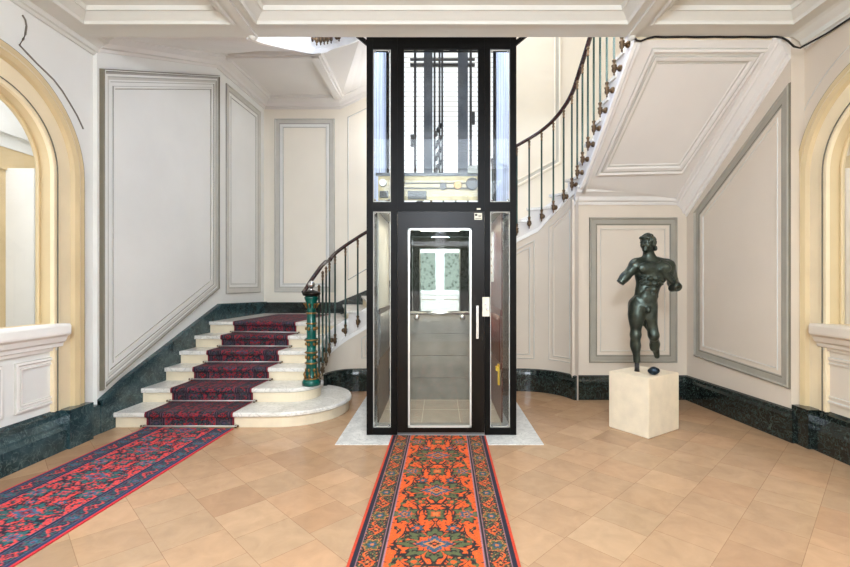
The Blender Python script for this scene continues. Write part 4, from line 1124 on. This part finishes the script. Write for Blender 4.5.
    for sl in (-1,1):
        S_.sub(E(hp(.082,sl*.028,.006),(.020,.018,.012),rz,'Z'),.008); add(E(hp(.066,sl*.028,.005),(.013,.014,.010),rz,'Z'),.003)
        add(A(hp(.078,sl*.012,.022),.007,hp(.064,sl*.046,.020),.007),.006); add(E(hp(.052,sl*.034,-.024),(.022,.018,.018),rz,'Z'),.015)
        add(E(hp(-.012,sl*.070,-.012),(.022,.010,.030),rz,'Z'),.006)
    add(E(hp(.076,0,-.048),(.010,.022,.006),rz,'Z'),.004); add(E(hp(.074,0,-.060),(.011,.018,.007),rz,'Z'),.004)
    r = random.Random(5)
    for i in range(120):
        th = r.uniform(-PI, PI); ph = r.uniform(-.25, 1.45)
        f = math.cos(th)*math.cos(ph); l = math.sin(th)*math.cos(ph); u = math.sin(ph)
        if f > .45 and u < .45: continue
        if u < -.05 and f > -.2: continue
        c = hp(-.004+.088*f, .073*l, .018+.084*u); q = r.uniform(.009,.015)
        add(E(c,(q,q*.8,q*1.1)),.006)
    for i in range(9):
        l = -.05+.0125*i; add(E(hp(.074-abs(l)*.25,l,.060+.008*math.sin(i*2.3)),(.020,.013,.015),rz,'Z'),.006)
    for i in range(8):
        l = -.055+.016*i; add(E(hp(-.070+.006*math.sin(i*3),l,-.055),(.020,.013,.026),rz,'Z'),.008)
    return surface_nets(S_.d, S_.lo, S_.h)
SX, SY, SZ = 2.005, 4.37, .545
P, F = statue_mesh()
me = bpy.data.meshes.new('body'); me.from_pydata(P.tolist(), [], F.tolist()); me.materials.append(BRONZE)
me.polygons.foreach_set('use_smooth', [True]*len(me.polygons)); me.update()
st = empty('statue', (SX,SY,SZ), 'dark bronze statue of a nude young man without hands or feet on the pedestal', 'statue')
me.transform(Matrix.Diagonal((1,1,.985,1)))
bo = bpy.data.objects.new('body', me); COL.objects.link(bo); bo.parent = st; recalc(bo)
sm_ = bo.modifiers.new('smooth', 'SMOOTH'); sm_.factor = .5; sm_.iterations = 1
MB().lathe([(.024,0),(.022,.03),(.022,.10)], (-.087,.012,0), 14).build('mounting_peg', BLACK, st, (0,0,0))
# bronze fragment
Sd = SDF((-.09,-.09,-.06),(.09,.09,.09),.006)
for c, r_ in (((0,0,.0),(.042,.038,.040)),((.02,-.022,.006),(.026,.022,.024)),((-.026,.012,-.004),(.024,.026,.022)),((.018,.02,.016),(.02,.016,.018))): Sd.add(Sd.ell(c, r_), .012)
Sd.sub(Sd.ell((.03,-.045,.012),(.015,.02,.013)), .006)
P, F = surface_nets(Sd.d, Sd.lo, Sd.h)
me = bpy.data.meshes.new('bronze_fragment'); P[:,2] -= P[:,2].min(); me.from_pydata(P.tolist(), [], F.tolist()); me.materials.append(FRAG)
me.polygons.foreach_set('use_smooth', [True]*len(me.polygons)); me.update()
o = bpy.data.objects.new('bronze_fragment', me); COL.objects.link(o); o.location = (1.995,4.20,SZ+.001); recalc(o)
tag(o, 'small dark bronze fragment lying on the pedestal at the statue\'s foot', 'fragment')
# pedestal: square block turned on its corner
pc = [(1.65,4.40),(1.88,4.05),(2.30,4.33),(2.07,4.68)]
import bmesh
m = MB().prism([(x,y,0) for x,y in pc], (0,0,SZ)); o = recalc(m.build('pedestal', LIME))
bm = bmesh.new(); bm.from_mesh(o.data); bmesh.ops.bevel(bm, geom=bm.edges[:], offset=.006, segments=2, affect='EDGES'); bm.to_mesh(o.data); bm.free()
tag(o, 'pale limestone block pedestal standing on the floor under the bronze statue', 'pedestal')

# ------------------------------------------------------------------ cable along the ceiling edge
def at(x, y, D): return ((x-440)/450*D, D, 1.4+(283.5-y)*D/450)
pts = [at(634,37,3.98),at(637,40.5,3.98),at(641,41,3.98),at(647,38.5,3.98)] + [at(x,37.0+.3*math.sin(x*.2),3.985) for x in range(655,780,10)] + [at(782,37.5,3.97),at(788,41,3.93),at(794,46.5,3.86),at(800,48,3.80)]
pts += [(XRH-.03, y, ZC-.115) for y in (3.74,3.6,3.4,3.2,2.8,2.0,0.)]
tag(MB().tube(pts, .009, 8).build('cable', BLACK), 'black cable along the ceiling edge above the right stair soffit', 'cable')

# ------------------------------------------------------------------ outside the arched windows
def passage(s):
    b = MB(); X = s*5.0
    b.poly([(X,0,0),(X,8,0),(X,8,4.6),(X,0,4.6)]); b.poly([(X,0,0),(s*3.5,0,0),(s*3.5,8,0),(X,8,0)])
    b.poly([(s*3.46,7.2,0),(X,7.2,0),(X,7.2,4.6),(s*3.46,7.2,4.6)],0)
    b.box(min(X,X-s*.10),max(X,X-s*.10),0,7.2,3.10,3.22); b.box(min(X,X-s*.06),max(X,X-s*.06),0,7.2,2.95,3.10)
    b.box(min(X,X-s*.05),max(X,X-s*.05),0,7.2,2.70,2.95,1)
    b.box(min(X,X-s*.35),max(X,X-s*.35),5.15,5.75,0,2.72,0); b.box(min(X,X-s*.03),max(X,X-s*.03),4.6,5.15,0,2.7,1); b.box(min(X,X-s*.03),max(X,X-s*.03),5.75,7.2,0,2.7,1)
    return struct(recalc(b.build('wall_outside_left' if s < 0 else 'wall_outside_right', [STONEW, STONET])))
passage(-1); passage(1)

# ------------------------------------------------------------------ light
def area(name, loc, target, sx, sy, power, rgb=(255,255,255)):
    l = bpy.data.lights.new(name, 'AREA'); l.shape = 'RECTANGLE'; l.size = sx; l.size_y = sy; l.energy = power; l.color = lin(rgb)
    o = bpy.data.objects.new(name, l); COL.objects.link(o); o.location = loc
    o.rotation_euler = (Vector(target)-Vector(loc)).to_track_quat('-Z','Y').to_euler(); return o
area('daylight_left', (-4.5,1.6,2.9), (-1.2,3.9,.6), 1.6, 2.6, 34, (246,250,255))
area('daylight_right', (4.5,1.6,2.9), (1.4,3.9,.6), 1.6, 2.6, 26, (255,248,236))
for sx in (-1, 1): area('passage_daylight', (sx*4.25,4.0,4.4), (sx*4.3,4.0,0), 1.1, 6.5, 210 if sx < 0 else 150, (252,252,255))
area('well_top_fill', (.1,5.9,7.4), (.1,5.9,0), 3.2, 2.4, 50, (250,251,255))  # unseen panel added to light the stairwell from the top
area('stringer_fill', (-.3,6.8,7.0), (1.7,4.6,3.0), 1.2, .8, 44, (250,252,255))  # unseen panel added to whiten the right stringer, no window here
l = bpy.data.lights.new('landing_fill', 'POINT'); l.energy = 17; l.shadow_soft_size = .15; l.color = lin((250,250,255))  # unseen point light added to brighten the landing and its soffit
o = bpy.data.objects.new('landing_fill', l); COL.objects.link(o); o.location = (-.69,7.1,4.0)
area('hall_fill_near', (0,1.3,3.40), (0,1.3,0), 2.4, 1.6, 45, (228,240,255))  # unseen fill panel added over the hall, no fitting
area('hall_fill_far', (0,-1.2,3.40), (0,-1.2,0), 2.4, 1.6, 45, (228,240,255))  # second added fill panel, behind the camera
l = bpy.data.lights.new('hall_front_fill', 'POINT'); l.energy = 400; l.shadow_soft_size = .28; l.color = lin((228,240,255))  # light added behind the camera to brighten ceiling and walls from the front
o = bpy.data.objects.new('hall_front_fill', l); COL.objects.link(o); o.location = (0,-1.0,2.75)
area('cab_light', (0,4.82,2.09), (0,4.82,0), .5, .4, 14, (255,240,214))
w = bpy.data.worlds.new('world'); S.world = w; w.use_nodes = True
sky = w.node_tree.nodes.new('ShaderNodeTexSky'); sky.sky_type = 'HOSEK_WILKIE'; sky.sun_direction = (.3,-.5,.8); sky.turbidity = 4
bg = w.node_tree.nodes['Background']; w.node_tree.links.new(sky.outputs[0], bg.inputs[0]); bg.inputs[1].default_value = 1.2

# ------------------------------------------------------------------ camera
c = bpy.data.cameras.new('camera'); c.sensor_width = 36; c.lens = 36*450/850; c.shift_x = -15/850; c.clip_start = .05
co = bpy.data.objects.new('camera', c); COL.objects.link(co); co.location = (0,0,1.4); co.rotation_euler = (PI/2,0,0)
S.camera = co
S.view_settings.view_transform = 'Standard'; S.view_settings.look = 'None'; S.view_settings.gamma = 1; S.view_settings.use_curve_mapping = False
S.view_settings.exposure = 0.45
S.cycles.use_denoising = True; S.cycles.max_bounces = 10; S.cycles.diffuse_bounces = 6; S.cycles.transparent_max_bounces = 16
